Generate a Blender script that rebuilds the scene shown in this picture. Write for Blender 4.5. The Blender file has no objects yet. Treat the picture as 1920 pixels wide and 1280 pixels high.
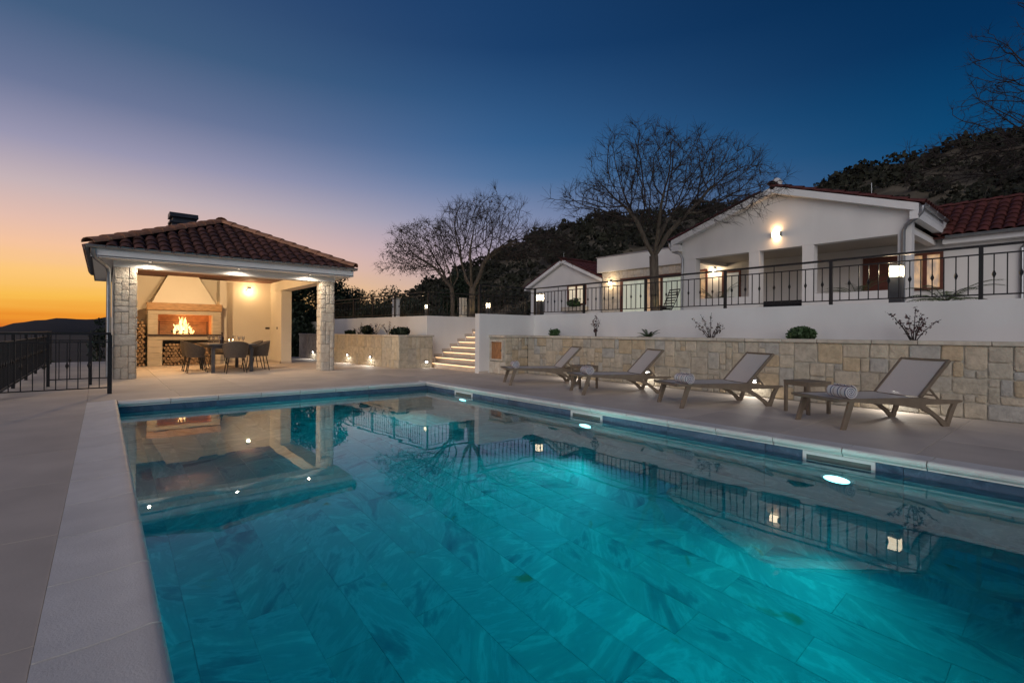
import bpy, math, random
import numpy as np
from mathutils import Vector, Matrix
sc = bpy.context.scene
COL = sc.collection
rnd = random.Random(11)
RNG = np.random.default_rng(5)
R = math.radians

# ------------------------------------------------------------------ camera
cam = bpy.data.objects.new('camera', bpy.data.cameras.new('camera')); COL.objects.link(cam); sc.camera = cam
TH, RO = R(39.7), R(.42)
FW = Vector((math.sin(TH), math.cos(TH), 0)); RT = Vector((math.cos(TH), -math.sin(TH), 0)); UP = Vector((0, 0, 1))
_m = Matrix((RT*math.cos(RO)+UP*math.sin(RO), UP*math.cos(RO)-RT*math.sin(RO), -FW)).transposed().to_4x4()
_m.translation = (0, 0, 1.1); cam.matrix_world = _m
cam.data.lens = 925/1920*36; cam.data.sensor_width = 36; cam.data.shift_y = -16/1920
cam.data.clip_start = .02; cam.data.clip_end = 20000

# ------------------------------------------------------------------ sky: dusk, the sun just gone on the left
def s2l(c):
    return tuple((x/255/12.92 if x/255 <= .04045 else ((x/255+.055)/1.055)**2.4) for x in c)
SUN_AZ = R(-19)                      # from +Y, clockwise
world = bpy.data.worlds.new('World'); sc.world = world; world.use_nodes = True
nt = world.node_tree; bg = nt.nodes['Background']
def N(t, **k):
    n = nt.nodes.new(t)
    for a, b in k.items(): setattr(n, a, b)
    return n
def math_node(op, a, b=None, c=None):
    n = N('ShaderNodeMath', operation=op)
    for i, x in enumerate((a, b, c)):
        if x is None: continue
        if isinstance(x, (int, float)): n.inputs[i].default_value = x
        else: nt.links.new(x, n.inputs[i])
    return n.outputs[0]
tc = N('ShaderNodeTexCoord'); sep = N('ShaderNodeSeparateXYZ'); nt.links.new(tc.outputs['Generated'], sep.inputs[0])
dx, dy, dz = sep.outputs
hl = math_node('SQRT', math_node('ADD', math_node('MULTIPLY', dx, dx), math_node('MULTIPLY', dy, dy)))
cs = math_node('DIVIDE', math_node('ADD', math_node('MULTIPLY', dx, math.sin(SUN_AZ)), math_node('MULTIPLY', dy, math.cos(SUN_AZ))), math_node('MAXIMUM', hl, .001))
az = math_node('ARCCOSINE', math_node('MINIMUM', math_node('MAXIMUM', cs, -1.), 1.))
# faint streaks of cloud low over the sunset
mp = N('ShaderNodeMapping'); mp.inputs['Scale'].default_value = (1.2, 1.2, 26); nt.links.new(tc.outputs['Generated'], mp.inputs[0])
nz = N('ShaderNodeTexNoise'); nz.inputs['Scale'].default_value = 3.2; nz.inputs['Detail'].default_value = 5; nz.inputs['Roughness'].default_value = .55
nt.links.new(mp.outputs[0], nz.inputs[0])
el = math_node('ADD', dz, math_node('MULTIPLY', math_node('SUBTRACT', nz.outputs[0], .5), math_node('MAXIMUM', math_node('MULTIPLY_ADD', dz, -.2, .034), 0.)))
def ramp(stops):
    r = N('ShaderNodeValToRGB'); r.color_ramp.interpolation = 'LINEAR'
    e = r.color_ramp.elements
    while len(e) < len(stops): e.new(.5)
    for i, (p, c) in enumerate(stops):
        e[i].position = p; e[i].color = (*s2l(c), 1)
    nt.links.new(el, r.inputs[0]); return r.outputs[0]
rS = ramp([(0, (214, 110, 38)), (.02, (238, 150, 48)), (.05, (248, 188, 78)), (.085, (252, 198, 118)), (.125, (244, 194, 156)), (.16, (227, 188, 171)), (.21, (197, 178, 180)), (.27, (152, 149, 173)), (.34, (106, 117, 148)), (.43, (65, 92, 125)), (.6, (30, 60, 104)), (1, (8, 32, 66))])
rM = ramp([(0, (212, 168, 146)), (.05, (216, 180, 164)), (.1, (188, 168, 174)), (.15, (180, 165, 182)), (.22, (134, 144, 176)), (.3, (78, 114, 157)), (.36, (54, 97, 143)), (.5, (26, 64, 108)), (1, (7, 30, 64))])
rN = ramp([(0, (74, 96, 124)), (.1, (50, 92, 132)), (.2, (22, 84, 128)), (.3, (6, 69, 113)), (.42, (2, 48, 89)), (.58, (2, 36, 72)), (1, (5, 28, 60))])
def mapr(x, a, b):
    n = N('ShaderNodeMapRange', interpolation_type='SMOOTHSTEP'); nt.links.new(x, n.inputs[0]); n.inputs[1].default_value = a; n.inputs[2].default_value = b; return n.outputs[0]
def mixc(f, a, b):
    n = N('ShaderNodeMix', data_type='RGBA'); nt.links.new(f, n.inputs[0]); nt.links.new(a, n.inputs[6]); nt.links.new(b, n.inputs[7]); return n.outputs[2]
c1 = mixc(mapr(az, R(18), R(64)), rS, rM); c2 = mixc(mapr(az, R(48), R(104)), c1, rN)
# the physical twilight sky underneath it all
ns = N('ShaderNodeTexSky', sky_type='NISHITA'); ns.sun_disc = False; ns.sun_elevation = R(-3); ns.sun_rotation = SUN_AZ; ns.ozone_density = 3
ad = N('ShaderNodeMix', data_type='RGBA', blend_type='ADD'); ad.inputs[0].default_value = .08; nt.links.new(c2, ad.inputs[6]); nt.links.new(ns.outputs[0], ad.inputs[7])
nt.links.new(ad.outputs[2], bg.inputs[0]); bg.inputs[1].default_value = 1.0

def lamp(name, kind, loc, energy, color, parent=None, direction=None, **k):
    l = bpy.data.lights.new(name, kind); l.energy = energy; l.color = color
    for a, b in k.items(): setattr(l, a, b)
    o = bpy.data.objects.new(name, l); COL.objects.link(o)
    o.location = loc
    if direction is not None: o.rotation_euler = Vector(direction).to_track_quat('-Z', 'Y').to_euler()
    if parent is not None:
        o.parent = parent; o.location = Vector(loc) - wloc(parent)
    return o
# added soft fill from behind the camera, away from the sunset side
LAZ, LEL = R(-130), R(21)
lamp('sun', 'SUN', (0, 0, 30), 1.26, (1, .91, .85), direction=(-math.sin(LAZ)*math.cos(LEL), -math.cos(LAZ)*math.cos(LEL), -math.sin(LEL)), angle=R(50))
sc.view_settings.view_transform = 'Standard'; sc.view_settings.look = 'None'; sc.view_settings.exposure = 0; sc.view_settings.gamma = 1
cy = sc.cycles; cy.use_denoising = True; cy.max_bounces = 9; cy.transmission_bounces = 8; cy.transparent_max_bounces = 12
cy.sample_clamp_indirect = 2.5; cy.blur_glossy = .6; cy.volume_bounces = 0

# ------------------------------------------------------------------ helpers
def wloc(o):
    v = Vector((0, 0, 0))
    while o is not None: v = v + o.location; o = o.parent
    return v
def link(o, parent=None):
    COL.objects.link(o)
    if parent is not None: o.parent = parent
    return o
def tag(o, label=None, cat=None, group=None, kind=None):
    for a, b in (('label', label), ('category', cat), ('group', group), ('kind', kind)):
        if b: o[a] = b
    return o
def thing(name, label, cat, loc=(0, 0, 0), rz=0, group=None, kind=None):
    o = bpy.data.objects.new(name, None); COL.objects.link(o); o.empty_display_size = .1
    o.location = loc; o.rotation_euler = (0, 0, rz)
    return tag(o, label, cat, group, kind)
def struct(name, loc=(0, 0, 0)):
    o = bpy.data.objects.new(name, None); COL.objects.link(o); o.location = loc; o['kind'] = 'structure'; return o
class MB:
    def __init__(s): s.v = []; s.f = []
    def add(s, vs, fs):
        k = len(s.v); s.v += [tuple(p) for p in vs]; s.f += [tuple(i+k for i in f) for f in fs]; return s
    def box(s, x0, y0, z0, x1, y1, z1):
        x0, x1 = min(x0, x1), max(x0, x1); y0, y1 = min(y0, y1), max(y0, y1); z0, z1 = min(z0, z1), max(z0, z1)
        return s.add([(x0,y0,z0),(x1,y0,z0),(x1,y1,z0),(x0,y1,z0),(x0,y0,z1),(x1,y0,z1),(x1,y1,z1),(x0,y1,z1)],
                     [(3,2,1,0),(4,5,6,7),(0,1,5,4),(1,2,6,5),(2,3,7,6),(3,0,4,7)])
    def tube(s, p0, p1, r0, r1=None, n=8, cap=True):
        r1 = r0 if r1 is None else r1
        p0, p1 = Vector(p0), Vector(p1); d = (p1-p0)
        if d.length < 1e-6: return s
        d.normalize(); a = d.orthogonal().normalized(); b = d.cross(a)
        if abs(d.z) > .95: a = Vector((1,0,0)); a = (a-d*a.dot(d)).normalized(); b = d.cross(a)
        vs = []
        for p, r in ((p0, r0), (p1, r1)):
            for i in range(n):
                t = 2*math.pi*(i+.5)/n; vs.append(p+a*(r*math.cos(t))+b*(r*math.sin(t)))
        fs = [(i, (i+1) % n, n+(i+1) % n, n+i) for i in range(n)]
        if cap: fs += [tuple(range(n-1, -1, -1)), tuple(range(n, 2*n))]
        return s.add(vs, fs)
    def path(s, pts, r, n=8):
        pts = [Vector(p) for p in pts]; k = len(pts); rings = []
        rr = r if isinstance(r, (list, tuple)) else [r]*k
        up = None
        for i, p in enumerate(pts):
            d = (pts[min(i+1, k-1)]-pts[max(i-1, 0)]).normalized()
            if up is None: up = d.orthogonal().normalized()
            up = (up-d*up.dot(d)).normalized(); b = d.cross(up)
            rings.append([p+up*(rr[i]*math.cos(2*math.pi*j/n))+b*(rr[i]*math.sin(2*math.pi*j/n)) for j in range(n)])
        vs = [q for ring in rings for q in ring]
        fs = [(i*n+j, i*n+(j+1) % n, (i+1)*n+(j+1) % n, (i+1)*n+j) for i in range(k-1) for j in range(n)]
        fs += [tuple(range(n-1, -1, -1)), tuple(range((k-1)*n, k*n))]
        return s.add(vs, fs)
    def lathe(s, prof, c=(0, 0, 0), n=12):
        vs = [(c[0]+r*math.cos(2*math.pi*j/n), c[1]+r*math.sin(2*math.pi*j/n), c[2]+z) for r, z in prof for j in range(n)]
        k = len(prof)
        fs = [(i*n+j, i*n+(j+1) % n, (i+1)*n+(j+1) % n, (i+1)*n+j) for i in range(k-1) for j in range(n)]
        fs += [tuple(range(n-1, -1, -1)), tuple(range((k-1)*n, k*n))]
        return s.add(vs, fs)
    def extrude(s, poly, a, b, axis='x'):
        # poly: 2-D outline; axis: direction of extrusion from a to b
        def P(u, v, t): return {'x': (t, u, v), 'y': (u, t, v), 'z': (u, v, t)}[axis]
        n = len(poly); vs = [P(u, v, a) for u, v in poly]+[P(u, v, b) for u, v in poly]
        return s.add(vs, [tuple(range(n-1, -1, -1)), tuple(range(n, 2*n))]+[(i, (i+1) % n, n+(i+1) % n, n+i) for i in range(n)])
    def mesh(s, name):
        me = bpy.data.meshes.new(name); me.from_pydata(s.v, [], s.f); me.update()
        return me
    def build(s, name, mat, parent=None, smooth=False, bevel=0, local=False, kind=None, fix=True):
        if parent is not None and not local:
            o = wloc(parent); s.v = [(x-o.x, y-o.y, z-o.z) for x, y, z in s.v]
        me = s.mesh(name)
        if fix:
            import bmesh
            bm = bmesh.new(); bm.from_mesh(me); bmesh.ops.recalc_face_normals(bm, faces=bm.faces[:]); bm.to_mesh(me); bm.free()
        me.materials.append(mat)
        if smooth:
            for p in me.polygons: p.use_smooth = True
            try: me.set_sharp_from_angle(angle=R(40))
            except Exception: pass
        ob = link(bpy.data.objects.new(name, me), parent)
        if bevel:
            b = ob.modifiers.new('bevel', 'BEVEL'); b.width = bevel; b.segments = 2; b.limit_method = 'ANGLE'
        if kind: ob['kind'] = kind
        return ob
def piece(name, me, parent, loc=(0, 0, 0), rot=None, scale=None, world=True):
    o = bpy.data.objects.new(name, me); link(o, parent)
    L = Vector(loc) - (wloc(parent) if world and parent is not None else Vector((0, 0, 0)))
    if isinstance(rot, Matrix):
        o.matrix_local = Matrix.Translation(L) @ rot.to_4x4()
    else:
        o.location = L
        if rot: o.rotation_euler = rot
    if scale: o.scale = scale
    return o
def quads(name, V, F, mat, parent=None, kind=None):
    me = bpy.data.meshes.new(name); V = np.asarray(V, np.float32).reshape(-1, 3); F = np.asarray(F, np.int32)
    k = F.shape[1]
    me.vertices.add(len(V)); me.vertices.foreach_set('co', V.ravel()); me.loops.add(F.size); me.loops.foreach_set('vertex_index', F.ravel())
    me.polygons.add(len(F)); me.polygons.foreach_set('loop_start', np.arange(0, F.size, k, dtype=np.int32)); me.polygons.foreach_set('loop_total', np.full(len(F), k, np.int32))
    me.update(calc_edges=True); me.validate(); me.materials.append(mat)
    o = link(bpy.data.objects.new(name, me), parent)
    if kind: o['kind'] = kind
    return o
def copy_tree(o, parent=None):
    c = o.copy(); COL.objects.link(c); c.parent = parent
    for ch in list(o.children): copy_tree(ch, c)
    return c

# ------------------------------------------------------------------ materials
def M(name, col, rough=.6, var=.12, scale=6., bump=0., bscale=40., metal=0., spec=.5, col2=None, rnd_amt=0., detail=4, stretch=None):
    m = bpy.data.materials.new(name); m.use_nodes = True; t = m.node_tree; p = t.nodes['Principled BSDF']
    p.inputs['Roughness'].default_value = rough; p.inputs['Metallic'].default_value = metal; p.inputs['Specular IOR Level'].default_value = spec
    g = t.nodes.new('ShaderNodeNewGeometry'); vec = g.outputs['Position']
    if stretch:
        mpn = t.nodes.new('ShaderNodeMapping'); mpn.inputs['Scale'].default_value = stretch; t.links.new(vec, mpn.inputs[0]); vec = mpn.outputs[0]
    n = t.nodes.new('ShaderNodeTexNoise'); n.inputs['Scale'].default_value = scale; n.inputs['Detail'].default_value = detail; t.links.new(vec, n.inputs[0])
    cr = t.nodes.new('ShaderNodeValToRGB'); e = cr.color_ramp.elements
    a = tuple(max(0, x*(1-var)) for x in col); b = col2 if col2 else tuple(min(1, x*(1+var)) for x in col)
    e[0].position = .32; e[0].color = (*a, 1); e[1].position = .68; e[1].color = (*b, 1)
    t.links.new(n.outputs[0], cr.inputs[0]); out = cr.outputs[0]
    if rnd_amt:
        oi = t.nodes.new('ShaderNodeObjectInfo'); mr = t.nodes.new('ShaderNodeMapRange'); mr.inputs[3].default_value = 1-rnd_amt; mr.inputs[4].default_value = 1+rnd_amt
        t.links.new(oi.outputs['Random'], mr.inputs[0]); hv = t.nodes.new('ShaderNodeHueSaturation'); t.links.new(mr.outputs[0], hv.inputs['Value']); t.links.new(out, hv.inputs['Color']); out = hv.outputs[0]
    t.links.new(out, p.inputs['Base Color'])
    if bump:
        n2 = t.nodes.new('ShaderNodeTexNoise'); n2.inputs['Scale'].default_value = bscale; n2.inputs['Detail'].default_value = 5; t.links.new(vec, n2.inputs[0])
        bp = t.nodes.new('ShaderNodeBump'); bp.inputs['Strength'].default_value = bump; bp.inputs['Distance'].default_value = .02; t.links.new(n2.outputs[0], bp.inputs['Height']); t.links.new(bp.outputs[0], p.inputs['Normal'])
    return m
def EM(name, col, strength):
    m = bpy.data.materials.new(name); m.use_nodes = True; t = m.node_tree; p = t.nodes['Principled BSDF']
    p.inputs['Base Color'].default_value = (.8, .8, .8, 1); p.inputs['Emission Color'].default_value = (*col, 1); p.inputs['Emission Strength'].default_value = strength
    return m
def stone_mat(name, stops, bump=.7, bscale=28., dark=.25):
    m = bpy.data.materials.new(name); m.use_nodes = True; t = m.node_tree; p = t.nodes['Principled BSDF']; p.inputs['Roughness'].default_value = .85
    oi = t.nodes.new('ShaderNodeObjectInfo'); cr = t.nodes.new('ShaderNodeValToRGB'); e = cr.color_ramp.elements; cr.color_ramp.interpolation = 'CONSTANT'
    while len(e) < len(stops): e.new(.5)
    mean = [sum(c[k] for c in stops)/len(stops) for k in range(3)]
    for i, c in enumerate(stops): e[i].position = i/len(stops); e[i].color = (*[a*.68+b*.32 for a, b in zip(c, mean)], 1)
    t.links.new(oi.outputs['Random'], cr.inputs[0])
    g = t.nodes.new('ShaderNodeNewGeometry'); n = t.nodes.new('ShaderNodeTexNoise'); n.inputs['Scale'].default_value = 9; n.inputs['Detail'].default_value = 6; n.inputs['Roughness'].default_value = .65
    t.links.new(g.outputs['Position'], n.inputs[0])
    mx = t.nodes.new('ShaderNodeMix'); mx.data_type = 'RGBA'; mx.blend_type = 'OVERLAY'; mx.inputs[0].default_value = .6
    t.links.new(cr.outputs[0], mx.inputs[6]); t.links.new(n.outputs[0], mx.inputs[7]); t.links.new(mx.outputs[2], p.inputs['Base Color'])
    n2 = t.nodes.new('ShaderNodeTexNoise'); n2.inputs['Scale'].default_value = bscale; n2.inputs['Detail'].default_value = 7; n2.inputs['Roughness'].default_value = .6; t.links.new(g.outputs['Position'], n2.inputs[0])
    bp = t.nodes.new('ShaderNodeBump'); bp.inputs['Strength'].default_value = bump; bp.inputs['Distance'].default_value = .025; t.links.new(n2.outputs[0], bp.inputs['Height']); t.links.new(bp.outputs[0], p.inputs['Normal'])
    return m
def marble_mat(name, k=(1, 1, 1)):
    m = bpy.data.materials.new(name); m.use_nodes = True; t = m.node_tree; p = t.nodes['Principled BSDF']; p.inputs['Roughness'].default_value = .3
    g = t.nodes.new('ShaderNodeNewGeometry'); oi = t.nodes.new('ShaderNodeObjectInfo')
    sc_ = t.nodes.new('ShaderNodeVectorMath'); sc_.operation = 'MULTIPLY_ADD'; t.links.new(oi.outputs['Random'], sc_.inputs[0]); sc_.inputs[1].default_value = (37, 53, 29); t.links.new(g.outputs['Position'], sc_.inputs[2])
    vr = t.nodes.new('ShaderNodeVectorRotate'); vr.rotation_type = 'Z_AXIS'; ma = t.nodes.new('ShaderNodeMath'); ma.operation = 'MULTIPLY'; ma.inputs[1].default_value = 47.; t.links.new(oi.outputs['Random'], ma.inputs[0]); t.links.new(ma.outputs[0], vr.inputs['Angle']); t.links.new(sc_.outputs[0], vr.inputs[0])
    mp = t.nodes.new('ShaderNodeMapping'); mp.inputs['Scale'].default_value = (2.2, .7, 1.5); t.links.new(vr.outputs[0], mp.inputs[0])
    n = t.nodes.new('ShaderNodeTexNoise'); n.inputs['Scale'].default_value = 1.7; n.inputs['Detail'].default_value = 9; n.inputs['Roughness'].default_value = .62; n.inputs['Distortion'].default_value = .55; t.links.new(mp.outputs[0], n.inputs[0])
    cr = t.nodes.new('ShaderNodeValToRGB'); e = cr.color_ramp.elements
    st = [(.26, (.10, .15, .19)), (.40, (.26, .34, .37)), (.45, (.46, .54, .55)), (.485, (.32, .41, .43)), (.56, (.40, .48, .48)), (.60, (.58, .64, .63)), (.64, (.42, .50, .50)), (.76, (.24, .29, .29))]
    st = [(a, tuple(q*c for q, c in zip(k, b))) for a, b in st]
    while len(e) < len(st): e.new(.5)
    for i, (q, c) in enumerate(st): e[i].position = q; e[i].color = (*c, 1)
    t.links.new(n.outputs[0], cr.inputs[0])
    # rusty brown flecks
    n2 = t.nodes.new('ShaderNodeTexNoise'); n2.inputs['Scale'].default_value = 2.3; n2.inputs['Detail'].default_value = 6; n2.inputs['Distortion'].default_value = .8; t.links.new(sc_.outputs[0], n2.inputs[0])
    mr = t.nodes.new('ShaderNodeMapRange'); mr.inputs[1].default_value = .685; mr.inputs[2].default_value = .76; t.links.new(n2.outputs[0], mr.inputs[0])
    mx = t.nodes.new('ShaderNodeMix'); mx.data_type = 'RGBA'; t.links.new(mr.outputs[0], mx.inputs[0]); t.links.new(cr.outputs[0], mx.inputs[6]); mx.inputs[7].default_value = (.42, .24, .10, 1)
    # each slab its own depth of tone
    mrv = t.nodes.new('ShaderNodeMapRange'); mrv.inputs[3].default_value = .88; mrv.inputs[4].default_value = 1.1; t.links.new(oi.outputs['Random'], mrv.inputs[0])
    hv = t.nodes.new('ShaderNodeHueSaturation'); t.links.new(mrv.outputs[0], hv.inputs['Value']); t.links.new(mx.outputs[2], hv.inputs['Color']); t.links.new(hv.outputs[0], p.inputs['Base Color'])
    return m
def leaf_mat(name, c):
    m = M(name, c, .6, .45, 3., rnd_amt=0); return m

m_deck = M('deck_porcelain', (.55, .48, .415), .68, .09, 1.7, .05, 60, spec=.3, rnd_amt=.06)
m_joint = M('grout', (.22, .21, .20), .9, .1)
m_coping = M('coping_stone', (.68, .66, .63), .55, .06, 5, .16, 120, rnd_amt=.05)
m_marble = marble_mat('marble_tile'); m_waterline = marble_mat('waterline_tile', (.2, .27, .42))
m_white = M('white_plaster', (.73, .72, .70), .85, .06, 1.3, .14, 60, stretch=(1, 1, .35), detail=7)
m_cream = M('warm_plaster', (.72, .66, .55), .85, .03, 1.5, .10, 70)
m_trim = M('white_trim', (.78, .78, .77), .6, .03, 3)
m_mortar = M('mortar', (.43, .40, .33), .9, .12, 12, .4, 60)
m_stone = stone_mat('ochre_stone', [(.47,.40,.29),(.41,.37,.30),(.51,.44,.33),(.37,.36,.32),(.47,.36,.22),(.44,.40,.33),(.38,.385,.37),(.52,.46,.36),(.45,.35,.22),(.42,.385,.31),(.49,.42,.32)])
m_stone_pale = stone_mat('pale_stone', [(.62,.55,.44),(.56,.50,.41),(.66,.58,.47),(.51,.48,.42),(.60,.52,.41),(.55,.51,.45)], .9, 22)
m_stone_far = stone_mat('travertine', [(.50,.44,.33),(.44,.39,.30),(.53,.47,.36),(.40,.37,.31),(.48,.41,.29)], .5, 30)
m_cap = M('stone_cap', (.50, .45, .37), .8, .15, 7, .3, 50, rnd_amt=.08)
m_iron = M('black_iron', (.018, .017, .017), .42, .2, 20, 0, metal=.3)
m_zinc = M('zinc', (.33, .35, .37), .38, .12, 5, metal=.85)
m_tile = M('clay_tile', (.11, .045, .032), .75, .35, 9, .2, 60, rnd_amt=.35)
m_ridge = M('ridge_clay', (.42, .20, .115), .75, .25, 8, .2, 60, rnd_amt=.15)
m_tile_red = M('red_tile', (.105, .029, .023), .65, .25, 9, .1, 60, rnd_amt=.2)
m_dark = M('dark_metal', (.03, .035, .045), .45, .2, 8)
m_wood = M('mantel_oak', (.42, .25, .12), .6, .3, 5, .15, 30, stretch=(1.2, 9, 9))
m_firestone = M('fireplace_stone', (.50, .43, .33), .75, .12, 4, .2, 40, stretch=(1, 1, 6), rnd_amt=.05)
m_firebrick = M('firebrick', (.42, .22, .12), .85, .2, 8, .3, 30)
m_slab = M('dark_slab', (.05, .035, .03), .35, .2, 8)
m_log = M('firewood', (.30, .20, .12), .9, .45, 14, .4, 40)
m_char = M('charred_wood', (.012, .010, .008), .9, .3, 20, .5, 40)
m_wicker = M('taupe_wicker', (.10, .078, .062), .75, .4, 60, .9, 90, stretch=(1, 1, 2.4))
m_tabletop = M('grey_tabletop', (.08, .08, .085), .35, .15, 6)
m_taupe = M('taupe_resin', (.175, .135, .095), .5, .12, 9)
m_frame = M('brown_frame', (.12, .035, .022), .5, .2, 6)
m_bark = M('bark', (.085, .068, .052), .9, .4, 18, .6, 40, stretch=(1, 1, .3))
m_twig = M('twigs', (.034, .025, .022), .9, .3, 10)
m_ground = M('valley_scrub', (.012, .012, .008), 1, .6, .05, detail=8)
m_hill = M('hill_scrub', (.095, .078, .050), 1, .7, .09, detail=9)
m_bush = M('hill_bushes', (.019, .021, .012), .9, .6, .15)
m_farhill = M('far_hills', (.013, .010, .010), 1, .3, .01)
m_soil = M('planter_soil', (.10, .085, .07), .95, .4, 20, .5, 60)
m_gravel = M('pale_gravel', (.38, .35, .32), .9, .4, 30)
m_evergreen = leaf_mat('evergreen_leaves', (.020, .034, .016))
m_shrub = leaf_mat('shrub_leaves', (.045, .085, .03))
m_redleaf = leaf_mat('red_leaves', (.06, .022, .022))
m_brownleaf = leaf_mat('dry_leaves', (.06, .04, .025))
m_palm = leaf_mat('palm_leaves', (.07, .10, .04))
m_terrace = M('terrace_paving', (.36, .34, .31), .7, .1, 3)
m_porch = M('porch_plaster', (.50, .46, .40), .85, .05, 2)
m_black = M('black_cushion', (.015, .015, .018), .8, .2, 8)
m_white_em = EM('cool_led', (1, .95, .86), 7)
m_warm_em = EM('warm_glass', (1, .74, .42), 14)
m_strip_em = EM('step_led', (1, .60, .29), 3.)
m_pool_em = EM('pool_lamp', (.93, .97, 1), 5)
def M_glass():
    m = bpy.data.materials.new('clear_glass'); m.use_nodes = True; t = m.node_tree; p = t.nodes['Principled BSDF']
    p.inputs['Base Color'].default_value = (1, 1, 1, 1); p.inputs['Roughness'].default_value = .02; p.inputs['IOR'].default_value = 1.45; p.inputs['Transmission Weight'].default_value = 1; return m
m_glass = M_glass()
def M_sling():
    # open-weave mesh fabric: mostly threads, partly gaps
    m = bpy.data.materials.new('sling_mesh'); m.use_nodes = True; t = m.node_tree; p = t.nodes['Principled BSDF']
    p.inputs['Roughness'].default_value = .6; p.inputs['Alpha'].default_value = .86
    n = t.nodes.new('ShaderNodeTexNoise'); n.inputs['Scale'].default_value = 30; cr = t.nodes.new('ShaderNodeValToRGB')
    cr.color_ramp.elements[0].color = (.58, .53, .485, 1); cr.color_ramp.elements[1].color = (.66, .61, .56, 1); t.links.new(n.outputs[0], cr.inputs[0]); t.links.new(cr.outputs[0], p.inputs['Base Color']); return m
m_sling = M_sling()
def M_towel():
    m = bpy.data.materials.new('striped_towel'); m.use_nodes = True; t = m.node_tree; p = t.nodes['Principled BSDF']; p.inputs['Roughness'].default_value = .95
    c = t.nodes.new('ShaderNodeTexCoord'); s = t.nodes.new('ShaderNodeSeparateXYZ'); t.links.new(c.outputs['Object'], s.inputs[0])
    w = t.nodes.new('ShaderNodeMath'); w.operation = 'MULTIPLY'; t.links.new(s.outputs[1], w.inputs[0]); w.inputs[1].default_value = 9.
    f = t.nodes.new('ShaderNodeMath'); f.operation = 'FRACT'; t.links.new(w.outputs[0], f.inputs[0])
    cr = t.nodes.new('ShaderNodeValToRGB'); cr.color_ramp.interpolation = 'CONSTANT'; e = cr.color_ramp.elements
    st = [(0, (.62, .56, .56)), (.3, (.42, .33, .31)), (.5, (.64, .60, .60)), (.72, (.12, .12, .2)), (.86, (.6, .55, .55))]
    while len(e) < len(st): e.new(.5)
    for i, (q, k) in enumerate(st): e[i].position = q; e[i].color = (*k, 1)
    t.links.new(f.outputs[0], cr.inputs[0]); t.links.new(cr.outputs[0], p.inputs['Base Color'])
    n = t.nodes.new('ShaderNodeTexNoise'); n.inputs['Scale'].default_value = 150; bp = t.nodes.new('ShaderNodeBump'); bp.inputs['Strength'].default_value = .5; t.links.new(n.outputs[0], bp.inputs['Height']); t.links.new(bp.outputs[0], p.inputs['Normal']); return m
m_towel = M_towel()
m_towel_edge = M('towel_edge', (.13, .13, .19), .95, .3, 60)
def M_water():
    m = bpy.data.materials.new('pool_water'); m.use_nodes = True; t = m.node_tree; t.nodes.remove(t.nodes['Principled BSDF'])
    g = t.nodes.new('ShaderNodeBsdfGlass'); g.inputs['IOR'].default_value = 1.333; g.inputs['Roughness'].default_value = 0
    ge = t.nodes.new('ShaderNodeNewGeometry'); n = t.nodes.new('ShaderNodeTexNoise'); n.inputs['Scale'].default_value = 1.3; n.inputs['Detail'].default_value = 2; t.links.new(ge.outputs['Position'], n.inputs[0])
    bp = t.nodes.new('ShaderNodeBump'); bp.inputs['Strength'].default_value = .035; bp.inputs['Distance'].default_value = .05; t.links.new(n.outputs[0], bp.inputs['Height']); t.links.new(bp.outputs[0], g.inputs['Normal'])
    va = t.nodes.new('ShaderNodeVolumeAbsorption'); va.inputs['Color'].default_value = (.0, .885, .925, 1); va.inputs['Density'].default_value = 1.4
    o = t.nodes['Material Output']; t.links.new(g.outputs[0], o.inputs['Surface']); t.links.new(va.outputs[0], o.inputs['Volume']); return m
m_water = M_water()

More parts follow.
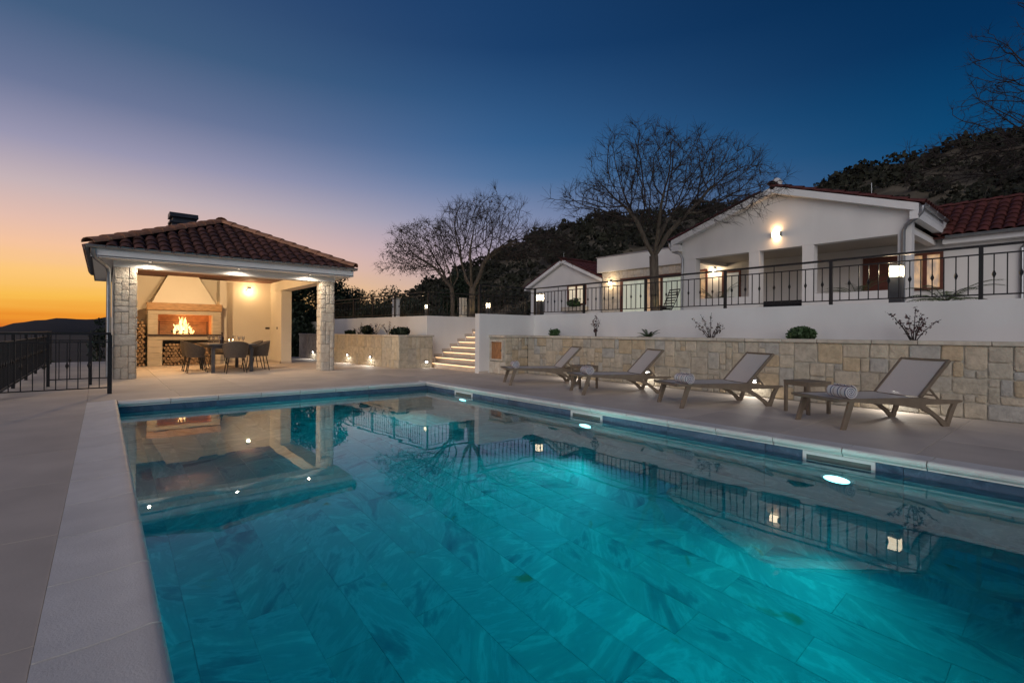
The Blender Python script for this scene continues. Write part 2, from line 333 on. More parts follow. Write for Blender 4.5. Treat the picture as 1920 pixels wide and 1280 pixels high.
# ------------------------------------------------------------------ terrain
def terrain():
    # valley sheet out to the horizon, dropping away from the terraces
    V = []; F = []; rs = [0, 6, 12, 18, 24, 30, 40, 55, 80, 120, 200, 400, 900, 2000, 6000]; na = 72
    for r in rs:
        for j in range(na):
            a = 2*math.pi*j/na; x, y = 12+r*math.sin(a), 9+r*math.cos(a)
            d = math.hypot(max(-3-x, 0, x-34), max(-8-y, 0, y-27))
            z = -2.3-min(d*.32, 13)+(.8*math.sin(x*.21)*math.cos(y*.17) if d > 4 else 0)
            V.append((x, y, z))
    for i in range(len(rs)-1):
        for j in range(na): F.append((i*na+j, i*na+(j+1) % na, (i+1)*na+(j+1) % na, (i+1)*na+j))
    g = quads('ground', V, F, m_ground); g['kind'] = 'structure'
    # the hill behind the house
    azs = [24, 26, 28, 29.8, 32, 34.7, 42, 49.4, 54, 60, 70, 76, 82, 86, 100, 120, 150]
    tn = [.01, .045, .066, .090, .095, .125, .190, .228, .226, .230, .25, .272, .282, .285, .27, .22, .1]
    A = np.linspace(24, 150, 150); T = np.interp(A, azs, tn)+.003; Rr = np.concatenate([np.linspace(33, 190, 46), [205, 230, 270, 340]])
    V = []; H = {}
    for i, r in enumerate(Rr):
        for j, a in enumerate(A):
            s = min(1, max(0, (r-33)/(185-33))); c = T[j]*185+1.1; e = max(0., (r-190))
            z = -2.3+(c+2.3)*(s**1.15)-e*.25
            nn = math.sin(a*.9+r*.05)*math.cos(r*.11+a*.3)*1.2+math.sin(a*2.7-r*.13)*.7
            z += nn*min(1, s*2)*(.5 if r < 185 else .6)
            aa = R(a); V.append((r*math.sin(aa), r*math.cos(aa), z))
    na = len(A); F = [(i*na+j, i*na+j+1, (i+1)*na+j+1, (i+1)*na+j) for i in range(len(Rr)-1) for j in range(na-1)]
    h = quads('hillside', V, F, m_hill); h['kind'] = 'structure'
    for p in h.data.polygons: p.use_smooth = True
    V = np.array(V).reshape(len(Rr), na, 3)
    # scrub on it: clumps of small leaf faces
    BV = []; n = 3600
    ii = RNG.uniform(3, 45.8, n); jj = RNG.uniform(0, na-1.01, n)
    i0 = ii.astype(int); j0 = jj.astype(int); fi = (ii-i0)[:, None]; fj = (jj-j0)[:, None]
    P = (V[i0, j0]*(1-fi)+V[i0+1, j0]*fi)*(1-fj)+(V[i0, j0+1]*(1-fi)+V[i0+1, j0+1]*fi)*fj
    rad = np.hypot(P[:, 0], P[:, 1]); S = RNG.uniform(.35, 1.55, n)**2.*(.3+rad/150)
    K = 62
    ph = RNG.uniform(0, 2*np.pi, (n, K)); ct = RNG.uniform(-.15, 1, (n, K)); st = np.sqrt(1-ct**2); q = RNG.uniform(.55, 1.05, (n, K))
    D = np.stack([st*np.cos(ph)*1.15, st*np.sin(ph)*1.15, ct*.85+.2], -1)*q[..., None]
    Cc = P[:, None, :]+D*S[:, None, None]
    u = RNG.normal(size=(n, K, 3)); u /= np.linalg.norm(u, axis=-1, keepdims=True); w = RNG.normal(size=(n, K, 3)); w = np.cross(u, w); w /= np.linalg.norm(w, axis=-1, keepdims=True)
    s = (S[:, None]*RNG.uniform(.13, .26, (n, K)))[..., None]
    Q = np.stack([Cc-u*s, Cc+w*s, Cc+u*s, Cc-w*s], 2).reshape(-1, 3)
    b = quads('hillside_scrub', Q, np.arange(len(Q)).reshape(-1, 4), m_bush, kind='stuff'); tag(b, 'dark scrub and bushes covering the hill behind the house', 'scrub')
    # far ridge on the sunset side
    V = []; A = np.linspace(-75, 40, 180)
    for r, k in ((2300, 0), (2700, 1), (3400, .6)):
        for a in A:
            t = np.interp(a, [-75, -30, -8, -6.4, -4.5, -3.2, -1.8, -1.1, .3, 3, 12, 26, 40], [.02, .012, .001, .004, .0125, .0172, .0158, .0164, .0195, .022, .03, .05, .03])
            hh = -16+(t*2700+17+2.2*math.sin(a*2.1)+1.6*math.sin(a*5.3))*k
            V.append((r*math.sin(R(a)), r*math.cos(R(a)), hh))
    na = len(A); F = [(i*na+j, i*na+j+1, (i+1)*na+j+1, (i+1)*na+j) for i in range(2) for j in range(na-1)]
    f = quads('far_hills', V, F, m_farhill); f['kind'] = 'structure'
terrain()

# ------------------------------------------------------------------ pool, coping, deck
PX0, PX1, PY0, PY1 = .175, 5.45, -1.2, 9.48      # coping lip lines
WX0, WX1, WY0, WY1 = .13, 5.50, -1.245, 9.525    # basin walls
ZB, ZW = -1.5, -.14
deck = struct('pool_deck')
mb = MB()
# concrete body under the tiles, in butted blocks round the basin
mb.box(-3, -2.5, -2.6, WX0-.03, 11, -.022); mb.box(WX1+.03, -2.5, -2.6, 8.95, 11.0, -.022)
mb.box(WX0-.03, -2.5, -2.6, WX1+.03, WY0-.03, -.022); mb.box(WX0-.03, WY1+.03, -2.6, WX1+.03, 11, -.022)
mb.box(-1.35, 11, -2.6, 8.3, 22.5, -.022)
mb.build('deck_slab', m_joint, deck)
def tile_mesh(w, h, t=.02, b=.0015):
    x, y = w/2, h/2
    return MB().add([(-x,-y,-t),(x,-y,-t),(x,y,-t),(-x,y,-t),(-x,-y,-b),(x,-y,-b),(x,y,-b),(-x,y,-b),(-x+b,-y+b,0),(x-b,-y+b,0),(x-b,y-b,0),(-x+b,y-b,0)],
        [(3,2,1,0)]+[(i,(i+1)%4,4+(i+1)%4,4+i) for i in range(4)]+[(4+i,4+(i+1)%4,8+(i+1)%4,8+i) for i in range(4)]+[(8,9,10,11)])
_tc = {}
def lay(parent, x0, y0, x1, y1, tw, tl, mat, z=0., name='tile', gap=.004, stagger=0):
    nx = max(1, round((x1-x0)/tw)); ny = max(1, round((y1-y0)/tl)); w, l = (x1-x0)/nx, (y1-y0)/ny
    key = (round(w, 4), round(l, 4), mat.name)
    if key not in _tc:
        me = tile_mesh(w-gap, l-gap).mesh(name); me.materials.append(mat); _tc[key] = me
    if stagger and key+(1,) not in _tc:
        me = tile_mesh(w-gap, l/2-gap).mesh(name); me.materials.append(mat); _tc[key+(1,)] = me
    for i in range(nx):
        odd = stagger and i % 2
        for j in range(ny-1 if odd else ny): piece(name, _tc[key], parent, (x0+(i+.5)*w, y0+(j+(1. if odd else .5))*l, z+rnd.uniform(-.0006, .0006)))
        if odd:
            for yy in (y0+l/4, y1-l/4): piece(name, _tc[key+(1,)], parent, (x0+(i+.5)*w, yy, z))
lay(deck, -3, -2.5, -1.35, 10.92, .825, 1.22, m_deck); lay(deck, -1.35, -2.5, -.175, 10.92, 1.175, 1.22, m_deck)
lay(deck, 5.80, -2.5, 8.92, 10.8, 1.04, 1.2, m_deck)
lay(deck, -.175, 9.835, 5.80, 10.92, 1.2, 1.085, m_deck)
lay(deck, -1.35, 10.92, 6.8, 13.5, 1.2, 1.29, m_deck); lay(deck, 6.8, 10.8, 8.2, 13.5, 1.4, 1.35, m_deck)
lay(deck, -1.35, 13.5, 6.8, 22.4, 1.2, 1.3, m_deck)

# coping: slabs with a raised, rounded lip on the pool side
cop = struct('pool_coping')
prof = [(-.35, -.03), (-.35, .004), (-.20, .006), (-.12, .012), (-.07, .018), (-.03, .023), (-.010, .019), (.002, .009), (.006, -.008), (.0, -.028), (-.012, -.042), (-.022, -.046), (-.022, -.062), (-.06, -.062), (-.06, -.03)]
def coping(p0, p1, inward, lip, n):
    # p0->p1 runs along the lip; inward = unit vector towards the water
    p0, p1, iw = Vector(p0), Vector(p1), Vector(inward); L = (p1-p0).length/n; d = (p1-p0).normalized()
    m = MB(); k = len(prof); g = .010; b = .006
    vs = []
    for t, sh in ((g/2, 0), (L-g/2, 0)):
        for a, z in prof:
            zz = z-sh*.7 if z > 0 else z; aa = a-sh*.5 if a > -.03 else a
            q = d*t+iw*aa; vs.append((q.x, q.y, zz))
    fs = [(s*k+i, s*k+(i+1) % k, (s+1)*k+(i+1) % k, (s+1)*k+i) for s in range(1) for i in range(k)]
    fs += [tuple(range(k-1, -1, -1)), tuple(range(k, 2*k))]
    m.add(vs, fs); me = None
    for j in range(n):
        if me is None:
            o = m.build('coping_stone', m_coping, cop, smooth=True, local=True); me = o.data; o.location = p0
        else: piece('coping_stone', me, cop, p0+d*(L*j))
coping((PX0, PY0-.35, 0), (PX0, PY1+.35, 0), (1, 0, 0), PX0, 18)
coping((PX1, PY0-.35, 0), (PX1, PY1+.35, 0), (-1, 0, 0), PX1, 18)
coping((PX0+.01, PY1, 0), (PX1-.01, PY1, 0), (0, -1, 0), PY1, 8)
coping((PX0+.01, PY0, 0), (PX1-.01, PY0, 0), (0, 1, 0), PY0, 8)
basin = struct('pool_basin')
MB().box(WX0-.03, WY0-.03, -2.6, WX1+.03, WY1+.03, ZB-.02).build('basin_floor', M('basin_grout', (.26, .33, .35), .8), basin)
lay(basin, WX0, WY0, WX1, WY1, .305, 1.2, m_marble, z=ZB, gap=.0012, stagger=1)
def wall_tiles(p0, p1, nrm):
    p0, p1, nrm = Vector(p0), Vector(p1), Vector(nrm); d = (p1-p0).normalized(); L = (p1-p0).length; n = round(L/1.2); w = L/n
    rows = [(-.06, -.34), (-.34, -.94), (-.94, ZB)]
    rot = Matrix((d, Vector((0, 0, 1)), d.cross(Vector((0, 0, 1))))).transposed()
    if rot.col[2].dot(nrm) < 0: rot = Matrix((-d, Vector((0, 0, 1)), (-d).cross(Vector((0, 0, 1))))).transposed()
    for a, b in rows:
        me = tile_mesh(w-.004, a-b-.004, .03).mesh('wall_tile'); me.materials.append(m_waterline if a > -.1 else m_marble)
        for j in range(n): piece('wall_tile', me, basin, p0+d*(w*(j+.5))+Vector((0, 0, (a+b)/2)), rot)
wall_tiles((WX0, WY0, 0), (WX0, WY1, 0), (1, 0, 0)); wall_tiles((WX1, WY0, 0), (WX1, WY1, 0), (-1, 0, 0))
wall_tiles((WX0, WY1, 0), (WX1, WY1, 0), (0, -1, 0)); wall_tiles((WX0, WY0, 0), (WX1, WY0, 0), (0, 1, 0))
w = MB().box(WX0-.008, WY0-.008, ZB-.008, WX1+.008, WY1+.008, ZW).build('pool_water', m_water); w['kind'] = 'structure'
# skimmer mouths and underwater lamps on the long wall
for i, yc in enumerate((8.1, 4.89, 1.66)):
    wh = ('beside the stone niche end of the pool', 'beside the middle of the pool', 'beside the lounger with the largest towel roll')[i]
    nm = ('far', 'middle', 'near')[i]
    t = thing('skimmer', ('white skimmer frame in the pool wall by the stairs end', 'white skimmer frame between the two other skimmers of the pool wall', 'white skimmer frame in the pool wall opposite the end lounger')[i], 'pool skimmer', (WX1, yc, -.13), group='skimmers along the pool wall')
    m = MB(); x = WX1-.018
    m.box(x, yc-.305, -.068, WX1+.01, yc+.305, -.098).box(x, yc-.305, -.098, WX1+.01, yc-.275, -.20).box(x, yc+.275, -.098, WX1+.01, yc+.305, -.20).box(x, yc-.305, -.20, WX1+.01, yc+.305, -.23)
    m.build('frame', m_trim, t)
    MB().box(WX1-.004, yc-.275, -.20, WX1+.008, yc+.275, -.098).build('flap', M('skimmer_flap', (.13, .15, .14), .5), t)
    l = thing('pool_light', ('round underwater lamp glowing by the stairs end of the pool', 'round underwater lamp glowing between the two other pool lamps', 'round underwater lamp glowing opposite the end lounger')[i], 'pool light', (WX1, yc, -.73), group='underwater lamps in the pool wall')
    mm = MB(); mm.lathe([(.145, 0), (.145, .02), (.12, .03)], n=24); mm.v = [(-z, y_, x_) for x_, y_, z in mm.v]; mm.build('bezel', m_trim, l, local=True, smooth=True)
    mm = MB(); mm.lathe([(.118, .028), (.10, .036), (.05, .040)], n=24); mm.v = [(-z, y_, x_) for x_, y_, z in mm.v]; mm.build('lens', m_pool_em, l, local=True)
    lamp('lamp', 'SPOT', (WX1-.07, yc, -.73), (440, 720, 640)[i], (.78, 1, .88), l, direction=((-1, -.3, .34), (-1, -.5, .44), (-1, -.1, .44))[i], spot_size=R(126), spot_blend=1., shadow_soft_size=0)

# ------------------------------------------------------------------ stone walls
def pack(W, Hh, cw, ch, sizes):
    nx, nz = int(round(W/cw)), int(round(Hh/ch)); cw, ch = W/nx, Hh/nz
    occ = np.zeros((nx, nz), bool); out = []
    for k in range(nz-1, -1, -1):
        for i in range(nx):
            if occ[i, k]: continue
            opts = sizes[:]; rnd.shuffle(opts)
            for a, b in opts+[(1, 1)]:
                if i+a <= nx and k-b+1 >= 0 and not occ[i:i+a, k-b+1:k+1].any():
                    occ[i:i+a, k-b+1:k+1] = True; out.append((i*cw, (k-b+1)*ch, (i+a)*cw, (k+1)*ch)); break
    return out
def stone_face(parent, p0, d, nrm, W, z0, z1, cw, ch, sizes, mat, proud=.02, gap=.012, name='stone', skip=None):
    """irregular squared stones on a vertical face; p0 = lower corner on the core face, d along it, nrm outwards"""
    d, nrm, p0 = Vector(d).normalized(), Vector(nrm).normalized(), Vector(p0)
    for (a0, b0, a1, b1) in pack(W, z1-z0, cw, ch, sizes):
        if skip and not (a1 <= skip[0] or a0 >= skip[2] or b1+z0 <= skip[1] or b0+z0 >= skip[3]): continue
        x, z = (a1-a0)/2-gap/2, (b1-b0)/2-gap/2; pr = proud*rnd.uniform(.7, 1.5); c = min(.02, x*.3, z*.3); j = lambda s: rnd.uniform(-s, s)
        loop = []
        for sx, sz in ((-1,-1),(1,-1),(1,1),(-1,1)):
            cx, cz = c*rnd.uniform(.5, 1.6), c*rnd.uniform(.5, 1.6)
            pa, pb = (sx*(x-cx)+j(.004), sz*z+j(.005)), (sx*x+j(.005), sz*(z-cz)+j(.004))
            loop += [pb, pa] if sx*sz > 0 else [pa, pb]
        if True:
            lp = loop; n = 8
            vs = [d*u+Vector((0, 0, v)) for u, v in lp]+[d*u+Vector((0, 0, v))+nrm*(pr*.65) for u, v in lp]+[d*(u*(1-.014/x))+Vector((0, 0, v*(1-.014/z)))+nrm*(pr+j(.003)) for u, v in lp]
            cen = nrm*(pr+.004)
            fs = [(i, (i+1) % n, n+(i+1) % n, n+i) for i in range(n)]+[(n+i, n+(i+1) % n, 2*n+(i+1) % n, 2*n+i) for i in range(n)]+[(2*n+i, 2*n+(i+1) % n, 3*n) for i in range(n)]
            me = MB().add(vs+[cen], fs)
        o = me.build(name, mat, parent, local=True)
        o.location = p0+d*((a0+a1)/2)+Vector((0, 0, z0-p0.z+(b0+b1)/2))-wloc(parent)
SZ = [(3, 2), (2, 2), (2, 2), (2, 1), (2, 3), (3, 3), (3, 2), (2, 2), (1, 2), (1, 1)]
# the long wall behind the loungers
sw = thing('stone_retaining_wall', 'long wall of squared ochre stones behind the sun loungers', 'stone wall', (8.92, 4, 0))
MB().box(8.95, -2.5, -.1, 9.15, 10.10, .975).build('core', m_mortar, sw)
stone_face(sw, (8.95, 10.07, 0), (0, -1, 0), (-1, 0, 0), 12.5, 0, .975, .118, .1085, SZ, m_stone)
y = 10.12
while y > -2.4:
    L = rnd.uniform(.5, .95); MB().box(8.90, max(y-L, -2.5)+.004, .977, 9.20, y-.004, 1.035).build('cap_slab', m_cap, sw, bevel=.006); y -= L
# niche block beside the stairs
nb = thing('stone_niche_block', 'short stone block with a small wooden niche door beside the stairs', 'stone wall', (8.5, 10.4, 0))
MB().box(8.18, 10.10, -.1, 8.30, 10.80, .975).box(8.30, 10.10, -.1, 8.92, 10.78, .975).build('core', m_mortar, nb)
stone_face(nb, (8.18, 10.80, 0), (0, -1, 0), (-1, 0, 0), .70, 0, .975, .117, .1085, [(2, 2), (2, 3), (1, 2), (2, 1)], m_stone_pale, skip=(.10, .38, .60, .88))
stone_face(nb, (8.16, 10.10, 0), (1, 0, 0), (0, -1, 0), .78, 0, .975, .115, .1085, SZ, m_stone)
MB().box(8.13, 10.06, .977, 8.93, 10.80, 1.04).build('cap_slab', m_cap, nb, bevel=.006)
m = MB(); m.box(8.125, 10.18, .36, 8.18, 10.22, .90).box(8.125, 10.70, .36, 8.18, 10.74, .90).box(8.125, 10.22, .36, 8.18, 10.70, .40).box(8.125, 10.22, .86, 8.18, 10.70, .90); m.build('niche_frame', m_stone_pale, nb)
dr = MB().box(8.165, 10.22, .40, 8.179, 10.70, .86).build('niche_door', M('niche_wood', (.34, .15, .06), .5, .4, 6, stretch=(1, 8, 1)), nb)
MB().box(8.150, 10.27, .60, 8.165, 10.29, .66).build('handle', m_iron, dr)
# white wall of the upper terrace and the cheek wall of the stairs
ww = thing('terrace_wall', 'long white rendered wall carrying the railing before the house', 'wall', (9.93, 4, 0))
MB().box(9.83, -6, -.1, 10.03, 11.0, 1.635).build('wall', m_white, ww, bevel=.008)
cw_ = thing('stair_cheek_wall', 'white rendered wall end standing between stairs and niche', 'wall', (8.8, 10.9, 0))
MB().box(7.82, 10.80, -.02, 9.829, 11.0, 1.615).build('wall', m_white, cw_, bevel=.008)
MB().box(7.81, 10.79, 0, 8.12, 10.80, .06).build('plinth', m_deck, cw_)
# stairs with lit nosings
st = thing('stairs', 'flight of pale stone steps with glowing light strips', 'stairs', (8.1, 12.5, 0))
rise, run = .164, .30
for i in range(10):
    x = 8.08+i*run; z = rise*(i+1)
    s_ = MB().box(x, 11.002, z-rise, x+run+.02, 13.998, z-.03).build('riser', M('step_stone', (.55, .48, .40), .7, .06, 4) if i == 0 else bpy.data.materials['step_stone'], st)
    tr = MB().box(x-.035, 11.002, z-.03, x+run-.036, 13.998, z).build('tread', m_deck, st, bevel=.004)
    if i < 9: MB().box(x-.028, 11.05, z-.044, x-.012, 13.95, z-.031).build('light_strip', m_strip_em, st)
# left stair wall, its return along the upper path
lw = thing('stair_side_wall', 'white rendered wall turning the corner above the stone planter', 'wall', (8.06, 14, 0))
MB().extrude([(8.06, 14.0), (12.5, 14.0), (12.5, 14.2), (8.25, 14.2), (7.80, 21.5), (7.60, 21.5)], -.1, 1.635, 'z').build('wall', m_white, lw)
for i in range(9):
    x = 8.08+i*run; z = rise*(i+1); MB().box(x-.06, 13.985, z-.02, x+run-.06, 13.999, z+.08).build('skirting', m_deck, lw)
# planter wall on the left
pl = thing('stone_planter_wall', 'pale upright stone planter wall with small floor lights beside the pavilion', 'stone wall', (6.82, 13.5, 0))
a0, a1 = Vector((6.84, 13.52, 0)), Vector((6.47, 22.0, 0)); dd = (a1-a0).normalized(); nn = Vector((-dd.y, dd.x, 0))
MB().extrude([(6.84, 13.52), (7.98, 13.52), (7.98, 13.72), (7.04, 13.72), (6.67, 22), (6.47, 22)], -.1, .96, 'z').build('core', m_mortar, pl)
SV = [(1, 2), (1, 3), (2, 3), (1, 4), (2, 2), (2, 4), (1, 3)]
stone_face(pl, a0, dd, nn, (a1-a0).length, 0, .96, .155, .12, SV, m_stone_far, .012, .007)
stone_face(pl, (6.84, 13.52, 0), (1, 0, 0), (0, -1, 0), 1.14, 0, .96, .14, .12, SV, m_stone_far, .012, .007)
for i in range(9):
    p, q = a0+dd*(i*.943), a0+dd*((i+1)*.943-.006); o = nn*.035; s2 = -nn*.25
    MB().extrude([((p+o).x, (p+o).y), ((q+o).x, (q+o).y), ((q+s2).x, (q+s2).y), ((p+s2).x, (p+s2).y)], .962, 1.015, 'z').build('cap_slab', m_cap, pl)
MB().box(7.06, 13.48, .962, 8.02, 13.76, 1.014).build('cap_slab', m_cap, pl)
# planting beds
bed = struct('planting_bed'); MB().box(9.15, -2.5, .2, 9.83, 10.8, .985).box(8.31, 10.12, .2, 9.149, 10.77, .984).build('soil', m_soil, bed)
MB().extrude([(7.04, 13.72), (8.05, 13.72), (8.05, 14.0), (7.62, 21.4), (6.69, 21.4)], .2, .95, 'z').build('soil', m_soil, bed)
n = 5200; P = np.stack([RNG.uniform(9.16, 9.82, n), RNG.uniform(-2.4, 10.7, n), np.full(n, .99)], 1); S = RNG.uniform(.008, .024, (n, 1, 1))
T = np.array([(1,0,0),(-.5,.87,0),(-.5,-.87,0),(0,0,.9)]); ang = RNG.uniform(0, 6.28, n); ca, sa = np.cos(ang), np.sin(ang)
Tv = np.stack([T[None, :, 0]*ca[:, None]-T[None, :, 1]*sa[:, None], T[None, :, 0]*sa[:, None]+T[None, :, 1]*ca[:, None], np.repeat(T[None, :, 2], n, 0)], -1)
Gv = (P[:, None, :]+Tv*S*RNG.uniform(.7, 1.3, (n, 4, 1))).reshape(-1, 3); k = np.arange(n)[:, None]*4
g = quads('gravel', Gv, np.concatenate([k+np.array([0, 1, 3]), k+np.array([1, 2, 3]), k+np.array([2, 0, 3])]), m_gravel, kind='stuff'); tag(g, 'pale gravel spread along the planting bed above the stone wall', 'gravel')
# upper terrace
te = struct('terrace'); MB().box(10.031, -8, -2.6, 34, 11.0, 1.60).box(10.79, 11.001, -2.6, 34, 13.999, 1.60).box(12.51, 14.0, -2.6, 34, 14.2, 1.6).box(8.251, 14.201, -2.6, 34, 27, 1.60).build('paving', m_terrace, te)

# ------------------------------------------------------------------ railings
def baluster_meshes():
    b = MB().box(-.007, -.007, 0, .007, .007, 1); a = b.mesh('baluster'); a.materials.append(m_iron)
    return a
BAL = baluster_meshes()
kn = MB(); kn.lathe([(.007, -.055), (.013, -.04), (.013, -.034), (.024, -.008), (.024, .008), (.013, .034), (.013, .04), (.007, .055)], n=6); KNOB = kn.mesh('knob'); KNOB.materials.append(m_iron)
def railing(label, p0, p1, zb, zt, posts, zlow=.085, zmid=.13, step=.142, group='black iron railings', knob_every=2, mat=None, post_r=.024, foot=0):
    p0, p1 = Vector((p0[0], p0[1], zb)), Vector((p1[0], p1[1], zb)); d = p1-p0; L = d.length; rz = math.atan2(d.y, d.x)
    t = thing('iron_railing', label, 'railing', p0, rz, group); h = zt-zb; lo, mi = zlow, h-zmid
    MB().box(-.02, -.02, h-.035, L+.02, .02, h).build('top_rail', m_iron, t, local=True)
    MB().box(0, -.010, mi-.02, L, .010, mi).build('middle_rail', m_iron, t, local=True)
    MB().box(0, -.010, lo-.02, L, .010, lo).build('bottom_rail', m_iron, t, local=True)
    for x in posts:
        x = min(max(x, 0), L); MB().box(x-post_r, -post_r-.002, -foot, x+post_r, post_r+.002, h-.034).build('post', m_iron, t, local=True)
    ps = sorted(posts); ps = [0]+[q for q in ps if .05 < q < L-.05]+[L]; c = 0
    for a, b in zip(ps[:-1], ps[1:]):
        n = max(1, round((b-a)/step))
        for i in range(1, n):
            x = a+(b-a)*i/n; q = piece('baluster', BAL, t, (x, 0, lo-.01), scale=(1, 1, mi-lo), world=False); c += 1
            if c % knob_every == 0: piece('knob', KNOB, q, (0, 0, .5), scale=(1, 1, 1/(mi-lo)), world=False)
            if i == n//2: MB().box(x-.006, -.006, mi-.001, x+.006, .006, h-.034).build('connector', m_iron, t, local=True)
    return t
railing('long black iron railing on the white wall before the house', (9.93, 10.9), (9.93, -1.2), 1.635, 2.44, [0, 1.95, 3.9, 5.85, 7.78, 9.72, 11.65], foot=.0)
railing('short black iron railing on the white wall end beside the stairs', (7.90, 10.9), (9.90, 10.9), 1.615, 2.42, [0])
railing('iron railing on the white side wall above the step side', (8.16, 14.1), (12.4, 14.1), 1.635, 2.44, [0, 2.0, 4.2])
railing('iron railing along the white wall behind the planter, running to the trees', (8.13, 14.25), (7.71, 21.4), 1.635, 2.44, [1.95, 3.6, 5.2, 7.1])
railing('black iron railing across the deck end beside the pavilion column', (-1.27, 11.0), (.10, 11.0), 0, 1.05, [0, 1.37], zlow=.12, zmid=.15, post_r=.032)
railing('black iron railing along the outer deck edge over the valley', (-1.27, 11.06), (-1.27, 21.5), 0, 1.05, [1.9, 3.9, 5.9, 7.9, 10.4], zlow=.12, zmid=.15)
railing('second black iron railing behind the deck end railing', (-.80, 13.0), (.10, 13.0), 0, 1.05, [0, .62], zlow=.14, zmid=.15)

# ------------------------------------------------------------------ pavilion
pv = thing('grill_pavilion', 'open barbecue pavilion with stone columns and hipped clay tile roof', 'pavilion', (2.6, 16.8, 0))
MB().box(.21, 14.40, 0, .42, 19.7, 2.5).box(.421, 19.5, 0, 5.06, 19.7, 2.95).box(.21, 14.40, 2.5, .42, 19.7, 2.95).build('wall', m_cream, pv)
MB().box(4.72, 18.1, 0, 5.06, 19.499, 2.5).build('pier', m_cream, pv, bevel=.006)
MB().box(4.70, 18.08, 0, 4.72, 19.49, .07).box(4.70, 18.08, 0, 5.06, 18.10, .07).box(3.05, 19.48, 0, 4.70, 19.5, .07).build('skirting', m_deck, pv)
MB().box(.18, 14.02, 2.5, 5.08, 14.38, 2.95).build('front_beam', m_trim, pv, bevel=.004)
MB().box(4.71, 14.381, 2.5, 5.07, 19.498, 2.95).build('side_beam', m_cream, pv)
MB().box(.43, 14.39, 2.93, 4.70, 19.49, 2.97).build('ceiling', m_cream, pv)
def column(x0, y0, x1, y1, z1):
    c = MB().box(x0+.02, y0+.02, 0, x1-.02, y1-.02, z1).build('column', m_mortar, pv)
    for p0, d, nr, W in (((x0+.02, y0+.02, 0), (1, 0, 0), (0, -1, 0), x1-x0-.04), ((x0+.02, y1-.02, 0), (0, -1, 0), (-1, 0, 0), y1-y0-.04), ((x1-.02, y0+.02, 0), (0, 1, 0), (1, 0, 0), y1-y0-.04)):
        if nr == (1, 0, 0) and x0 < 1: pass
        stone_face(c, p0, d, nr, W, 0, z1, W/3.001, .125, [(1, 2), (1, 1), (2, 2), (2, 1), (2, 2), (1, 2), (3, 2)], m_stone_pale, .018, .008)
column(.175, 14.0, .60, 14.40, 2.5); column(4.69, 14.0, 5.08, 14.40, 2.5)
# eaves
EX0, EX1, EY0, EY1, EZ = -.20, 5.40, 13.47, 20.25, 2.85
m = MB(); zs = 2.645
m.box(EX0, EY0, zs, EX1, 14.02, zs+.02).box(EX0, 19.7, zs, EX1, EY1, zs+.02).box(EX0, 14.021, zs, .18, 19.699, zs+.02).box(5.08, 14.021, zs, EX1, 19.699, zs+.02); m.build('soffit', m_trim, pv)
m = MB(); m.box(EX0, EY0, zs-.015, EX1, EY0+.025, 2.83).box(EX0, EY1-.025, zs-.015, EX1, EY1, 2.83).box(EX1-.025, EY0+.026, zs-.015, EX1, EY1-.026, 2.83); m.build('fascia', m_trim, pv)
MB().box(EX0, EY0+.026, zs-.015, EX0+.025, EY1-.026, 2.83).build('fascia', m_dark, pv)
sl = .465; hw = (EX1-EX0)/2; cx = (EX0+EX1)/2; RZ = EZ+hw*sl; ry0, ry1 = EY0+hw, EY1-hw
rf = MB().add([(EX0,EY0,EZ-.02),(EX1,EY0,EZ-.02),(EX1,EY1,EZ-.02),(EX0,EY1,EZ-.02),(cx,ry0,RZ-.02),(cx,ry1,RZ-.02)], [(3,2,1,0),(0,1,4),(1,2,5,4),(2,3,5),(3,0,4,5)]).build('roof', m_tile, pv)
def barrel_tile(wd, ln, r=.5, mat=None, name='roof_tile', thick=.012, n=6, taper=.82):
    vs = []; prof_ = []
    for i in range(n+1):
        a = math.pi*i/n; prof_.append((-math.cos(a), math.sin(a)))
    for yy, s, dz in ((-ln*.56, 1.0, .022), (ln*.5, taper, 0)):
        for th in (0, thick):
            for c, s2 in prof_: vs.append((c*(wd*.5*s-th), yy, dz+max(0, s2)*(wd*.36*s-th)))
    k = n+1; fs = []
    for i in range(n): fs += [(i, i+1, 2*k+i+1, 2*k+i), (k+i+1, k+i, 3*k+i, 3*k+i+1), (i+1, i, k+i, k+i+1), (2*k+i, 2*k+i+1, 3*k+i+1, 3*k+i)]
    fs += [(0, 2*k, 3*k, k), (n, k+n, 3*k+n, 2*k+n)]
    o = MB().add(vs, fs).mesh(name)
    for p in o.polygons: p.use_smooth = True
    try: o.set_sharp_from_angle(angle=R(50))
    except Exception: pass
    o.materials.append(mat); return o
BT = barrel_tile(.225, .38, mat=m_tile); RTL = barrel_tile(.31, .42, mat=m_ridge, name='ridge_tile', taper=.93); RT2 = barrel_tile(.25, .40, mat=m_tile_red)
